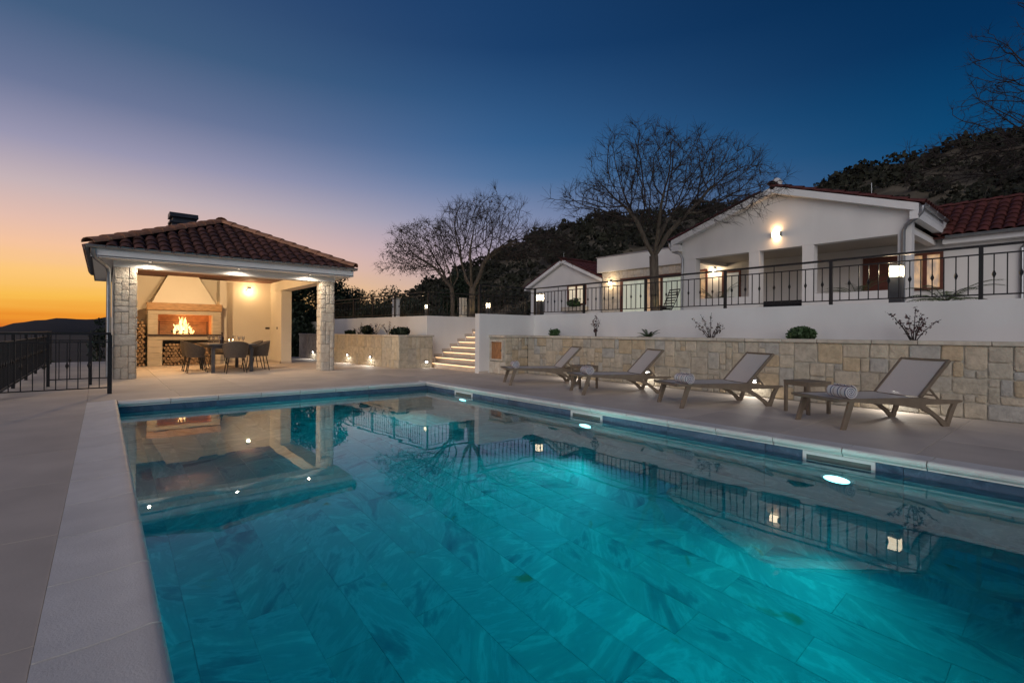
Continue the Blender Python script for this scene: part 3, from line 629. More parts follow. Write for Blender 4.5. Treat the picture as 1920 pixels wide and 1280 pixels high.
def slope_tiles(parent, me, e0, e1, upv, length, inset0, inset1, cw=.225, rl=.33, single=True, name='roof_tile', tip=0.):
    """tiles on a slope: eave e0->e1, unit up-slope vector, slope length; inset = how far the sides close in per metre upslope"""
    e0, e1, upv = Vector(e0), Vector(e1), Vector(upv).normalized(); d = (e1-e0).normalized(); nrm = d.cross(upv)
    L = (e1-e0).length; rot = Matrix((d, upv, nrm)).transposed(); nC = int(L/cw); cw = L/nC; big = MB(); nR = int(length/rl)
    for r in range(nR):
        s = (r+.42)*rl
        for c in range(nC):
            x = (c+.5)*cw
            if x < inset0*s+.03 or x > L-inset1*s-.03: continue
            p = e0+d*x+upv*(s-.04)+nrm*(.008+rnd.uniform(-.003, .004)); ro = rot @ Matrix.Rotation(rnd.uniform(-.025, .025), 3, 'Z')
            if single: piece(name, me, parent, p, ro)
            else: big.add([p+ro @ v.co for v in me.vertices], [tuple(q.vertices) for q in me.polygons])
    if not single: big.build(name, me.materials[0], parent, kind='stuff', smooth=True)
cs_ = math.hypot(1, sl); slen = hw*cs_; ins = 1/cs_
slope_tiles(rf, BT, (EX0, EY0, EZ), (EX1, EY0, EZ), (0, 1, sl), slen, ins, ins)
slope_tiles(rf, BT, (EX1, EY0, EZ), (EX1, EY1, EZ), (-1, 0, sl), slen, ins, ins, single=False)
slope_tiles(rf, BT, (EX0, EY1, EZ), (EX0, EY0, EZ), (1, 0, sl), slen, ins, ins, single=False)
slope_tiles(rf, BT, (EX1, EY1, EZ), (EX0, EY1, EZ), (0, -1, sl), slen, ins, ins, single=False)
def ridge(parent, a, b, me=None, n=None):
    a, b = Vector(a), Vector(b); d = (b-a); L = d.length; d.normalize(); n = n or int(L/.36); sd = d.cross(Vector((0, 0, 1))).normalized(); up_ = sd.cross(d)
    rot = Matrix((sd, d, up_)).transposed()
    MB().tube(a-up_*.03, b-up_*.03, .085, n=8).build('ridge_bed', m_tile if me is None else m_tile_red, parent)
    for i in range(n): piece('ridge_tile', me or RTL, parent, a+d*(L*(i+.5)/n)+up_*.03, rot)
for (x, y, yy) in ((EX0, EY0, ry0), (EX1, EY0, ry0), (EX0, EY1, ry1), (EX1, EY1, ry1)): ridge(rf, (x, y, EZ+.02), (cx, yy, RZ+.02))
ridge(rf, (cx, ry0-.1, RZ+.03), (cx, ry1+.1, RZ+.03))
def gutter(parent, a, b, r=.065, mat=None, side=None):
    a, b = Vector(a), Vector(b); d = (b-a).normalized(); sd = d.cross(Vector((0, 0, 1))); vs = []; n = 8; t = .006
    for p in (a, b):
        for rr in (r, r-t):
            for i in range(n+1):
                g_ = math.pi+math.pi*i/n; vs.append(p+sd*(rr*math.cos(g_))+Vector((0, 0, rr*math.sin(g_))))
    k = n+1; fs = []
    for i in range(n): fs += [(i, i+1, 2*k+i+1, 2*k+i), (k+i+1, k+i, 3*k+i, 3*k+i+1), (i+1, i, k+i, k+i+1), (2*k+i, 2*k+i+1, 3*k+i+1, 3*k+i)]
    fs += [(0, 2*k, 3*k, k), (n, k+n, 3*k+n, 2*k+n)]
    g_ = MB().add(vs, fs).build('gutter', mat or m_zinc, parent, smooth=True)
    L = (b-a).length; n = max(2, int(L/.85))
    for i in range(n):
        p = a+d*(L*(i+.6)/n); MB().path([p+sd*(r+.004)*math.cos(math.pi+math.pi*q/8)+Vector((0, 0, (r+.004)*math.sin(math.pi+math.pi*q/8))) for q in range(9)], .008, 5).build('bracket', m_zinc, g_)
    return g_
gutter(pv, (EX0-.08, EY0-.05, 2.865), (EX1+.08, EY0-.05, 2.865)); gutter(pv, (EX0-.05, EY1, 2.865), (EX0-.05, EY0+.02, 2.865)); gutter(pv, (EX1+.05, EY0+.02, 2.865), (EX1+.05, EY1, 2.865))
MB().path([(-.16, 13.44, 2.80), (-.16, 13.46, 2.70), (-.13, 13.50, 2.62), (.0, 13.72, 2.52), (.08, 13.88, 2.46), (.10, 13.93, 2.36), (.10, 13.94, 2.0), (.10, 13.94, .05)], .042, 10).build('downpipe', m_zinc, pv, smooth=True)
# soffit spots
for x in (.82, 2.60, 4.32):
    s_ = MB(); s_.lathe([(.05, -.012), (.05, 0)], (x, 13.78, zs), 14); s_ = s_.build('soffit_spot', m_dark, pv)
    MB().lathe([(.030, -.015), (.030, -.011)], (x, 13.78, zs), 10).build('lens', EM('soffit_lens', (1, .82, .6), 2.) if 'soffit_lens' not in bpy.data.materials else bpy.data.materials['soffit_lens'], s_)
    lamp('spot', 'SPOT', (x, 13.76, zs-.04), 34, (1, .84, .66), pv, direction=(0, .1, -1), spot_size=R(168), spot_blend=.5, shadow_soft_size=.03)
for x, y in ((1.7, 16.0), (2.0, 16.6)):
    s_ = MB().lathe([(.055, -.01), (.055, 0)], (x, y, 2.93), 14).build('ceiling_spot', m_trim, pv); MB().lathe([(.035, -.014), (.035, -.009)], (x, y, 2.93), 10).build('lens', m_warm_em, s_)
    lamp('spot', 'POINT', (x, y, 2.80), 130, (1, .66, .34), pv, shadow_soft_size=0)
# wall lamp and switches
wl = thing('wall_lamp', 'glowing round lamp on the pavilion back wall', 'wall lamp', (4.0, 19.5, 2.5))
MB().box(3.95, 19.46, 2.52, 4.05, 19.5, 2.66).build('bracket', m_dark, wl); b_ = MB(); b_.lathe([(.01, -.06), (.045, -.045), (.062, 0), (.045, .045), (.01, .06)], (4.0, 19.41, 2.52), 14); b_.build('globe', EM('lamp_globe', (1, .78, .48), 22), wl, smooth=True)
lamp('lamp', 'POINT', (4.0, 19.25, 2.52), 13, (1, .62, .28), wl, shadow_soft_size=0)
for x, w_, lb in ((4.62, .12, 'dark double switch plate on the pavilion back wall'), (4.67, .0, '')):
    if w_: tag(MB().box(x-.07, 19.485, 1.17, x+.07, 19.5, 1.24).build('switch_plate', m_slab), lb, 'switch')
tag(MB().box(4.705, 18.55, 1.17, 4.72, 18.63, 1.25).build('switch_plate', m_slab), 'small dark switch on the side of the pavilion pier', 'switch')
# chimney
ch = MB().box(1.66, 18.75, 3.2, 2.30, 19.30, 4.50).build('chimney', m_dark, pv)
MB().box(1.60, 18.69, 4.50, 2.36, 19.36, 4.56).build('collar', m_dark, ch); MB().box(1.68, 18.77, 4.56, 2.28, 19.28, 4.68).build('vent', m_dark, ch); MB().extrude([(18.66, 4.68), (19.39, 4.68), (19.30, 4.82), (18.75, 4.82)], 1.60, 2.36, 'x').build('cowl', m_dark, ch)

# fireplace
fp = thing('stone_fireplace', 'built-in stone barbecue fireplace with plaster hood and oak mantel', 'fireplace', (2.03, 19, 0))
F0, F1, FY, FB = 1.06, 3.01, 18.65, 19.49
blk = [(F0, 1.43, 0, .80), (2.86, F1, 0, .80)]
for a, b, z0, z1 in blk:
    nz_ = 4
    for i in range(nz_): MB().box(a, FY, z0+(z1-z0)*i/nz_+.002, b, FB, z0+(z1-z0)*(i+1)/nz_-.002).build('stone_block', m_firestone, fp, bevel=.004)
MB().box(F0, FY, .802, F1, FB, .925).build('lintel', m_firestone, fp, bevel=.004)
MB().box(F0-.02, FY-.04, .927, F1+.02, FB, .975).build('hearth_slab', m_slab, fp, bevel=.004)
for a, b in ((F0, 1.31), (2.76, F1)):
    for i in range(4): MB().box(a, FY, .977+.155*i, b, FB, .977+.155*(i+1)-.004).build('stone_block', m_firestone, fp, bevel=.004)
MB().box(F0, FY, 1.60, F1, FY+.16, 1.725).build('lintel', m_firestone, fp, bevel=.004)
MB().box(1.31, 19.30, .977, 2.76, 19.48, 1.73).box(1.312, FY+.16, .977, 1.33, 19.30, 1.73).box(2.74, FY+.16, .977, 2.758, 19.30, 1.73).build('firebox_lining', m_firebrick, fp)
MB().box(F0-.02, FY-.05, 1.728, F1+.02, FY+.22, 1.955).build('mantel', m_wood, fp, bevel=.01)
vs = [(1.16,FY+.02,1.957),(2.86,FY+.02,1.957),(2.86,FB,1.957),(1.16,FB,1.957),(1.62,FY+.30,2.92),(2.36,FY+.30,2.92),(2.36,FB,2.92),(1.62,FB,2.92)]
MB().add(vs, [(3,2,1,0),(4,5,6,7),(0,1,5,4),(1,2,6,5),(2,3,7,6),(3,0,4,7)]).build('hood', m_cream, fp)
MB().box(3.012, 18.95, 0, 3.22, 19.49, 2.78).build('side_pier', m_cream, fp)
# grill rack and fire
gr = thing('grill_rack', 'wide horizontal grill bars behind the fire in the fireplace', 'grill', (2.0, 19.1, .98))
for i in range(6): MB().tube((1.36, 19.12, 1.04+.065*i), (2.70, 19.12, 1.04+.065*i), .008, n=6).build('bar', m_iron, gr)
for x in (1.38, 1.98, 2.68): MB().box(x-.01, 19.13, .977, x+.01, 19.15, 1.40).build('upright', m_iron, gr)
fl = thing('burning_logs', 'pile of charred logs in the fireplace under tall yellow flames', 'fire', (2.0, 18.95, .98))
for i in range(9):
    x, y = 1.98+rnd.uniform(-.22, .22), 18.93+rnd.uniform(-.08, .08); a = rnd.uniform(0, 3.14); z = 1.01+.03*(i//3); L = rnd.uniform(.14, .24)
    MB().tube((x-L*math.cos(a), y-.06*math.sin(a), z), (x+L*math.cos(a), y+.06*math.sin(a), z+rnd.uniform(0, .12)), .028, .022, 7).build('log', m_char, fl)
def flame_mat():
    m = bpy.data.materials.new('flame'); m.use_nodes = True; t = m.node_tree; t.nodes.remove(t.nodes['Principled BSDF']); o = t.nodes['Material Output']
    g_ = t.nodes.new('ShaderNodeNewGeometry'); s = t.nodes.new('ShaderNodeSeparateXYZ'); t.links.new(g_.outputs['Position'], s.inputs[0])
    n = t.nodes.new('ShaderNodeTexNoise'); n.inputs['Scale'].default_value = 14; n.inputs['Detail'].default_value = 3; mpn = t.nodes.new('ShaderNodeMapping'); mpn.inputs['Scale'].default_value = (1, 1, .4); t.links.new(g_.outputs['Position'], mpn.inputs[0]); t.links.new(mpn.outputs[0], n.inputs[0])
    cr = t.nodes.new('ShaderNodeValToRGB'); e = cr.color_ramp.elements; e[0].position = .3; e[0].color = (1, .26, .03, 1); e[1].position = .60; e[1].color = (1, .72, .28, 1); t.links.new(n.outputs[0], cr.inputs[0])
    em = t.nodes.new('ShaderNodeEmission'); em.inputs['Strength'].default_value = 3.2; t.links.new(cr.outputs[0], em.inputs[0])
    tr = t.nodes.new('ShaderNodeBsdfTransparent'); mx = t.nodes.new('ShaderNodeMixShader'); mr = t.nodes.new('ShaderNodeMapRange'); mr.inputs[1].default_value = .36; mr.inputs[2].default_value = .52; t.links.new(n.outputs[0], mr.inputs[0])
    t.links.new(mr.outputs[0], mx.inputs[0]); t.links.new(tr.outputs[0], mx.inputs[1]); t.links.new(em.outputs[0], mx.inputs[2]); t.links.new(mx.outputs[0], o.inputs['Surface']); return m
m_flame = flame_mat()
for i in range(26):
    x, y = 1.98+rnd.gauss(0, .15), 18.94+rnd.uniform(-.08, .08); H = max(.14, .64-abs(x-1.98)*1.5)*rnd.uniform(.5, 1.05); w_ = rnd.uniform(.025, .065); ph = rnd.uniform(0, 6)
    pts = []; rr = []
    for j in range(9):
        q = j/8; pts.append((x+.05*q*math.sin(ph+q*5), y+.03*math.sin(ph*2+q*4)*q, 1.0+H*q)); rr.append(w_*(.45+1.1*q)*(1-q)**.8+.002)
    MB().path(pts, rr, 8).build('flame', m_flame, fl, smooth=True)
lamp('firelight', 'POINT', (2.0, 18.88, 1.25), 85, (1, .42, .13), fl, shadow_soft_size=.14)
# firewood
def log_stack(label, x0, x1, y0, y1, z0, z1, r=.05):
    b = MB(); z = z0+r; row = 0
    while z < z1-r*.6:
        x = x0+r*(1+(row % 2))
        while x < x1-r*.5:
            q = r*rnd.uniform(.72, 1.06); a = y0+rnd.uniform(0, .06); n = rnd.choice((5, 6, 7)); b.tube((x, a, z+rnd.uniform(-.008, .008)), (x+rnd.uniform(-.02, .02), y1, z), q, q*.95, n); x += r*1.9
        z += r*1.7; row += 1
    o = b.build('firewood', m_log, None, kind='stuff'); tag(o, label, 'firewood')
log_stack('split firewood stacked in the recess under the fireplace', 1.44, 2.85, 18.70, 19.4, 0, .76)
log_stack('tall stack of split firewood between fireplace and stone column', .45, 1.04, 18.75, 19.45, 0, 1.36)

# dining table, chairs and what stands on it
dt = thing('dining_table', 'grey rectangular dining table with square legs in the pavilion', 'table', (2.66, 15.8, 0))
MB().box(2.12, 14.75, .715, 3.22, 16.85, .755).build('table_top', m_tabletop, dt, bevel=.004); MB().box(2.2, 14.84, .64, 3.14, 16.76, .714).build('apron', m_tabletop, dt)
for x in (2.18, 3.08):
    for y in (14.82, 16.70): MB().box(x, y, 0, x+.08, y+.08, .64).build('leg', m_tabletop, dt)
def make_chair():
    t = thing('dining_chair', '', 'chair'); n = 18
    def shell(th):
        vs = []
        for zi, (z, k) in enumerate(((.42, .86), (.52, .94), (.62, 1.0), (.72, 1.04), (.82, 1.08))):
            for i in range(n+1):
                a = -2.25+4.5*i/n                       # open towards +y (the table)
                f = (math.cos(a)+.63)/1.63               # 1 at the back, 0 at arm tips
                top = .62+.21*max(0, f)**.8
                zz = .42+(top-.42)*zi/4
                r = (.27*k-th); vs.append((r*math.sin(a)*1.05, -r*math.cos(a)*(1.0), zz))
        return vs
    A, B = shell(0), shell(.022); k = n+1; off = len(A); fs = []
    for z in range(4):
        for i in range(n):
            a = z*k+i; fs += [(a, a+1, a+k+1, a+k), (off+a+1, off+a, off+a+k, off+a+k+1)]
    for i in range(n): fs += [(4*k+i, 4*k+i+1, off+4*k+i+1, off+4*k+i), (i+1, i, off+i, off+i+1)]
    for z in range(4): fs += [(z*k, (z+1)*k, off+(z+1)*k, off+z*k), (z*k+n, off+z*k+n, off+(z+1)*k+n, (z+1)*k+n)]
    MB().add(A+B, fs).build('woven_back', m_wicker, t, local=True, smooth=True)
    s_ = [(.24*math.sin(2*math.pi*i/20)*1.05, -.24*math.cos(2*math.pi*i/20)) for i in range(20)]
    MB().extrude(s_, .40, .445, 'z').build('seat', m_wicker, t, local=True)
    for sx in (-1, 1):
        for sy in (-1, 1): MB().tube((sx*.17, sy*.15, .41), (sx*.235, sy*.225, 0), .014, .011, 8).build('leg', m_iron, t, local=True)
    MB().tube((-.20, -.185, .20), (.20, -.185, .20), .007, n=6).build('stretcher', m_iron, t, local=True)
    return t
c0 = make_chair(); first = True
CH = [((2.70, 14.62), 0, 'woven dining chair at the table end, its back to the pool'), ((1.92, 15.35), -90, 'woven chair on the firewood side of the table, nearer the pool'),
      ((1.92, 16.15), -90, 'woven chair on the firewood side of the table, nearer the fire'), ((3.40, 15.30), 90, 'woven chair on the stairs side of the table, nearer the pool'),
      ((3.40, 16.10), 90, 'woven chair on the stairs side of the table, nearer the fire'), ((2.68, 17.05), 180, 'woven dining chair at the table end, facing the pool')]
for (x, y), rz, lb in CH:
    c = c0 if first else copy_tree(c0); first = False
    c.location = (x, y, 0); c.rotation_euler = (0, 0, R(rz+rnd.uniform(-5, 5))); tag(c, lb, 'chair', 'woven chairs around the dining table')
for i, (x, y, lb) in enumerate([(2.38, 15.0, 'wine glass on the table corner by the fireplace'), (2.95, 15.0, 'wine glass on the table corner by the column facing the stairs'), (2.36, 15.75, 'wine glass beside the carafe'), (2.98, 15.7, 'wine glass beside the candles'), (2.36, 16.5, 'wine glass at the far table corner near the fire'), (3.0, 16.5, 'wine glass at the far table corner near the lamp')]):
    tag(MB().lathe([(.032, 0), (.032, .004), (.005, .008), (.005, .085), (.03, .11), (.04, .15), (.034, .21), (.032, .21), (.036, .15), (.004, .10)], (x, y, .755), 12).build('wine_glass', m_glass, smooth=True), lb, 'glass', 'wine glasses on the dining table')
tag(MB().lathe([(.05, 0), (.055, .10), (.05, .16), (.018, .21), (.016, .29), (.02, .30)], (2.5, 15.35, .755), 14).build('carafe', M('dark_bottle', (.03, .02, .02), .1, .1), smooth=True), 'dark wine bottle standing on the dining table', 'bottle')
for x, y, lb in ((2.7, 15.5, 'lit candle in the middle of the dining table'), (2.86, 15.9, 'lit candle on the dining table beside the plant')):
    t = thing('candle', lb, 'candle', (x, y, .755)); MB().lathe([(.03, 0), (.03, .07)], (x, y, .755), 10).build('wax', m_trim, t); MB().lathe([(.004, .075), (.010, .09), (.002, .12)], (x, y, .755), 8).build('flame', EM('candle_flame', (1, .6, .2), 25) if 'candle_flame' not in bpy.data.materials else bpy.data.materials['candle_flame'], t)

# ------------------------------------------------------------------ leaves, trees and shrubs
def leaf_cloud(name, blobs, n, size, mat, parent=None, shell=.35, squash=1., rg=RNG):
    vol = np.array([b[3]*b[4]*b[5] for b in blobs]); which = rg.choice(len(blobs), n, p=vol/vol.sum()); B = np.array(blobs)[which]
    d = rg.normal(size=(n, 3)); d /= np.linalg.norm(d, axis=1, keepdims=True); q = rg.uniform(shell, 1, (n, 1))**.6*rg.uniform(.85, 1.1, (n, 1))
    C = B[:, :3]+d*B[:, 3:6]*q
    u = rg.normal(size=(n, 3)); u /= np.linalg.norm(u, axis=1, keepdims=True); w = np.cross(u, rg.normal(size=(n, 3))); w /= np.linalg.norm(w, axis=1, keepdims=True)
    s = size*rg.uniform(.6, 1.3, (n, 1)); Q = np.stack([C-u*s, C+w*s*.5, C+u*s, C-w*s*.5], 1).reshape(-1, 3)
    if parent is not None: o = wloc(parent); Q = Q-np.array((o.x, o.y, o.z))
    return quads(name, Q, np.arange(len(Q)).reshape(-1, 4), mat, parent)
def evergreen(label, x, y, z, h, r, n=5200, size=.16, group='evergreens beyond the deck', mat=None):
    t = thing('evergreen_tree', label, 'tree', (x, y, z), group=group)
    MB().path([(x, y, z-.6), (x+.05, y, z+h*.3), (x-.05, y+.05, z+h*.7)], [.14, .11, .05], 8).build('trunk', m_bark, t, smooth=True)
    bl = []
    for i in range(15):
        a = rnd.uniform(0, 6.28); q = rnd.uniform(0, .8); zz = rnd.uniform(.18, .92); k = rnd.uniform(.34, .58)*(1.2-.55*zz)
        bl.append((x+r*q*math.cos(a)*(1.15-.6*zz), y+r*q*math.sin(a)*(1.15-.6*zz), z+h*zz, r*k, r*k, r*k*.9))
    leaf_cloud('crown', bl, int(n*2.6), size*.58, mat or m_evergreen, t, shell=.2)
evergreen('tall dark evergreen seen through the open side of the pavilion', 7.6, 26.5, -1.8, 6.3, 2.3, 9000)
evergreen('broad dark evergreen beyond the stone column that faces the stairs', 9.9, 28.0, -.5, 5.3, 2.3, 9000)
evergreen('small loose evergreen beside the broad dark one', 12.2, 29.0, -.2, 3.9, 2.0, 3200, .12)
evergreen('small dark evergreen standing above the railing in the gap of sky', 14.2, 29.0, -.2, 4.0, 1.9, 3200, .12)
evergreen('dense round evergreen behind the twin bare trees', 14.2, 21.8, 1.2, 3.0, 1.15, 4200, .11)
evergreen('low dark evergreen behind the railing, on the pavilion side of the white post', 11.3, 26.0, 0, 2.9, 1.7, 4000, .13)
evergreen('low dark evergreen filling the gap behind the white post', 13.6, 25.5, .2, 2.7, 1.9, 4000, .13)
evergreen('low dark evergreen below the hill foot', 17.5, 25.8, .6, 2.5, 2.2, 4000, .13)
evergreen('small tree beside the downpipe of the pavilion', -.15, 31.0, -2.8, 4.7, .8, 1300, .10)
evergreen('bushy tree below the deck edge', -3.2, 36.0, -6, 6.2, 2.2, 4000, .16)

def colonize(base, trunk, crown_pts, step=.16, di=1.2, dk=.17, iters=110, rg=RNG, limbs=5):
    """space colonisation: grow branches from the trunk into the crown's points"""
    nodes = [Vector(base)]; par = [-1]
    for p in trunk: nodes.append(Vector(p)); par.append(len(nodes)-2)
    for i in range(limbs):
        a = 6.283*(i+.5*rg.random())/limbs; q = Vector(trunk[-1]); pv_ = len(trunk); el_ = rg.uniform(.55, 1.25)
        for j in range(4):
            q = q+Vector((math.cos(a)*.8, math.sin(a)*.8, el_+.12*j)).normalized()*step; nodes.append(q.copy()); par.append(pv_); pv_ = len(nodes)-1
    Nn = [np.array(v) for v in nodes]; A = np.array(crown_pts); near = np.full(len(A), 0); dist = np.full(len(A), 1e9); alive = np.ones(len(A), bool)
    def upd(k0):
        for k in range(k0, len(Nn)):
            d = np.linalg.norm(A-Nn[k], axis=1); c = d < dist; dist[c] = d[c]; near[c] = k
    upd(1)
    lim = 99; kids = {}
    for it in range(iters):
        alive &= dist > dk
        ok = alive & (dist < di)
        if not ok.any(): ok = alive.copy()
        if not ok.any(): break
        k0 = len(Nn); acc = {}
        D = A[ok]-np.array([Nn[k] for k in near[ok]]); D /= np.linalg.norm(D, axis=1, keepdims=True)
        for k, v in zip(near[ok], D): acc[k] = acc.get(k, 0)+v
        new = 0
        for k, v in acc.items():
            l = np.linalg.norm(v)
            if l < 1e-3 or kids.get(k, 0) > 2: continue
            kids[k] = kids.get(k, 0)+1
            v = v/l; q_ = Nn[k]-Nn[par[k]] if par[k] >= 0 else np.array((0, 0, 1.)); q_ = q_/max(1e-6, np.linalg.norm(q_)); v = v+q_*.55+rg.normal(size=3)*.10+np.array((0, 0, .10)); v /= np.linalg.norm(v); p = Nn[k]+v*step
            Nn.append(p); par.append(int(k)); new += 1
        if not new: break
        upd(k0)
        if len(Nn) > 9000: break
    n = len(Nn); P = np.array(Nn); ch = [[] for _ in range(n)]
    for i in range(1, n): ch[par[i]].append(i)
    rad = np.zeros(n)
    for i in range(n-1, -1, -1):
        rad[i] = .0045 if not ch[i] else sum(rad[c]**2.05 for c in ch[i])**(1/2.05)
    return P, par, rad, ch
def bare_tree(name, label, base, trunk, crown, n_pts, trunk_r, leaves=None, group=None, step=.13, seed=1, twig=3):
    rg = np.random.default_rng(seed); pts = []
    for (cx_, cy_, cz_, rx, ry, rz_, w_) in crown:
        k = int(n_pts*w_); d = rg.normal(size=(k*3, 3)); d /= np.linalg.norm(d, axis=1, keepdims=True); lob = rg.normal(size=(9, 3)); lob /= np.linalg.norm(lob, axis=1, keepdims=True); fac = .74+.36*(np.clip(d @ lob.T, 0, 1)**5).max(1, keepdims=True); d = d*fac*rg.uniform(.12, 1, (k*3, 1))**.5; d = d[d[:, 2] > -.42][:k]
        pts.append(d*np.array((rx, ry, rz_))+np.array((cx_, cy_, cz_)))
    P, par, rad, ch = colonize(base, trunk, np.concatenate(pts), step=step, di=step*9, dk=step*1.3, rg=rg)
    rad = rad*(trunk_r/rad[0]); rad = np.maximum(rad, .0036)
    t = thing(name, label, 'tree', base, group=group); o = np.array(base)
    def seg(idx, nside, nm, mat):
        V = []; F = []
        for i in idx:
            a, b = P[par[i]]-o, P[i]-o; d = b-a; L = np.linalg.norm(d)
            if L < 1e-6: continue
            d /= L; u = np.cross(d, (.3, .9, .2)); u /= np.linalg.norm(u); w_ = np.cross(d, u)
            ra, rb = min(rad[par[i]], rad[i]*1.35), rad[i]; k = len(V); a = a-d*ra*.3
            for q, r in ((a, ra), (b, rb)):
                for j in range(nside):
                    g_ = 2*math.pi*j/nside; V.append(q+u*(r*math.cos(g_))+w_*(r*math.sin(g_)))
            F += [(k+j, k+(j+1) % nside, k+nside+(j+1) % nside, k+nside+j) for j in range(nside)]
        ob = quads(nm, V, F, mat, t)
        for p in ob.data.polygons: p.use_smooth = True
    big = [i for i in range(1, len(P)) if rad[i] > trunk_r*.22]; small = [i for i in range(1, len(P)) if rad[i] <= trunk_r*.22]
    seg(big, 9, 'trunk', m_bark); seg(small, 3, 'crown', m_twig)
    tips = [i for i in range(len(P)) if not ch[i]]
    # fine twigs at the ends and along thin branches
    V = []; F = []; thin = [i for i in small if rad[i] < trunk_r*.1]
    for i in (tips+[thin[j] for j in rg.integers(0, len(thin), len(thin)//2*twig//2)]):
        a = P[i]-o; d0 = P[i]-P[par[i]]; d0 = d0/max(1e-6, np.linalg.norm(d0))
        for _ in range(twig):
            d = d0*1.1+rg.normal(size=3)*.42+np.array((0, 0, .18)); d /= np.linalg.norm(d); L = rg.uniform(.14, .46); m_ = a+d*L*.5; d2 = d+rg.normal(size=3)*.3; e = m_+d2/np.linalg.norm(d2)*L*.5
            u = np.cross(d, (.2, .3, .9)); u /= np.linalg.norm(u); w_ = np.cross(d, u); k = len(V)
            for q, r in ((a, .0038), (m_, .003), (e, .002)):
                for j in range(3): V.append(q+u*(r*math.cos(2.09*j))+w_*(r*math.sin(2.09*j)))
            F += [(k+s*3+j, k+s*3+(j+1) % 3, k+s*3+3+(j+1) % 3, k+s*3+3+j) for s in range(2) for j in range(3)]
    quads('twigs', V, F, m_twig, t)
    if leaves:
        L0, k = leaves; c = P[[i for i in tips if L0(P[i])]]
        if len(c):
            c = c[rg.integers(0, len(c), k)]+rg.normal(size=(k, 3))*.09-o
            u = rg.normal(size=(k, 3))*np.array((.5, .5, 1)); u /= np.linalg.norm(u, axis=1, keepdims=True); w_ = np.cross(u, rg.normal(size=(k, 3))); w_ /= np.linalg.norm(w_, axis=1, keepdims=True); s = rg.uniform(.022, .05, (k, 1))
            quads('leaves', np.stack([c-u*s, c+w_*s*.5, c+u*s, c-w_*s*.5], 1).reshape(-1, 3), np.arange(4*k).reshape(-1, 4), m_brownleaf, t)
    return t
def uplight(label, x, y, z, e=9, col=(1, .72, .34), to=(0, 0, 1)):
    t = thing('ground_uplight', label, 'light', (x, y, z)); MB().lathe([(.05, 0), (.055, .04), (.05, .06)], (x, y, z), 12).build('housing', m_dark, t, smooth=True); MB().lathe([(.04, .058), (.04, .064)], (x, y, z), 12).build('lens', m_warm_em, t)
    lamp('lamp', 'SPOT', (x, y, z+.09), e, col, t, direction=to, spot_size=R(80), spot_blend=.8, shadow_soft_size=.04)
bare_tree('bare_tree', 'wide bare tree standing before the house terrace doors', (12.0, 8.14, 1.6), [(11.99, 8.15, 2.2), (11.98, 8.16, 2.8), (11.97, 8.17, 3.3)],
          [(12.2, 8.0, 5.0, 2.6, 2.6, 1.95, .8), (10.6, 9.3, 4.7, 1.1, 1.1, .8, .1), (13.8, 6.6, 5.2, 1.2, 1.2, .9, .1)], 3000, .125, seed=3)
bare_tree('bare_tree', 'bare tree with forking trunk above the stairs', (10.9, 15.6, 1.6), [(10.92, 15.58, 2.2), (10.92, 15.56, 2.8)],
          [(11.1, 15.4, 4.75, 2.1, 2.1, 1.95, .68), (12.7, 13.7, 4.3, 1.6, 1.6, 1.15, .32)], 2900, .12, leaves=(lambda p: True, 60), seed=5)
bare_tree('bare_tree', 'smaller tree still holding brown leaves beside the forked one', (10.9, 16.9, 1.6), [(10.9, 16.92, 2.3), (10.88, 16.95, 2.9)],
          [(10.1, 17.8, 4.15, 1.7, 1.8, 1.45, 1.)], 1800, .085, leaves=(lambda p: True, 2600), seed=8)
bare_tree('bare_tree', 'large bare tree on the slope behind the set-back wing', (26.5, -1.6, 1.4), [(26.4, -1.6, 3.0), (26.3, -1.5, 4.6)],
          [(25.3, .1, 9.2, 4.2, 4.2, 3.8, .75), (23.3, 3.0, 7.0, 2.6, 2.6, 1.6, .25)], 2600, .2, seed=12, step=.2)
uplight('small ground spotlight at the foot of the wide bare tree', 11.82, 7.88, 1.6, 7, (.9, .8, .35), (.12, .2, 1))
uplight('small ground spotlight at the foot of the forked tree', 10.72, 15.28, 1.6, 9, (1, .75, .3), (.1, .25, 1))

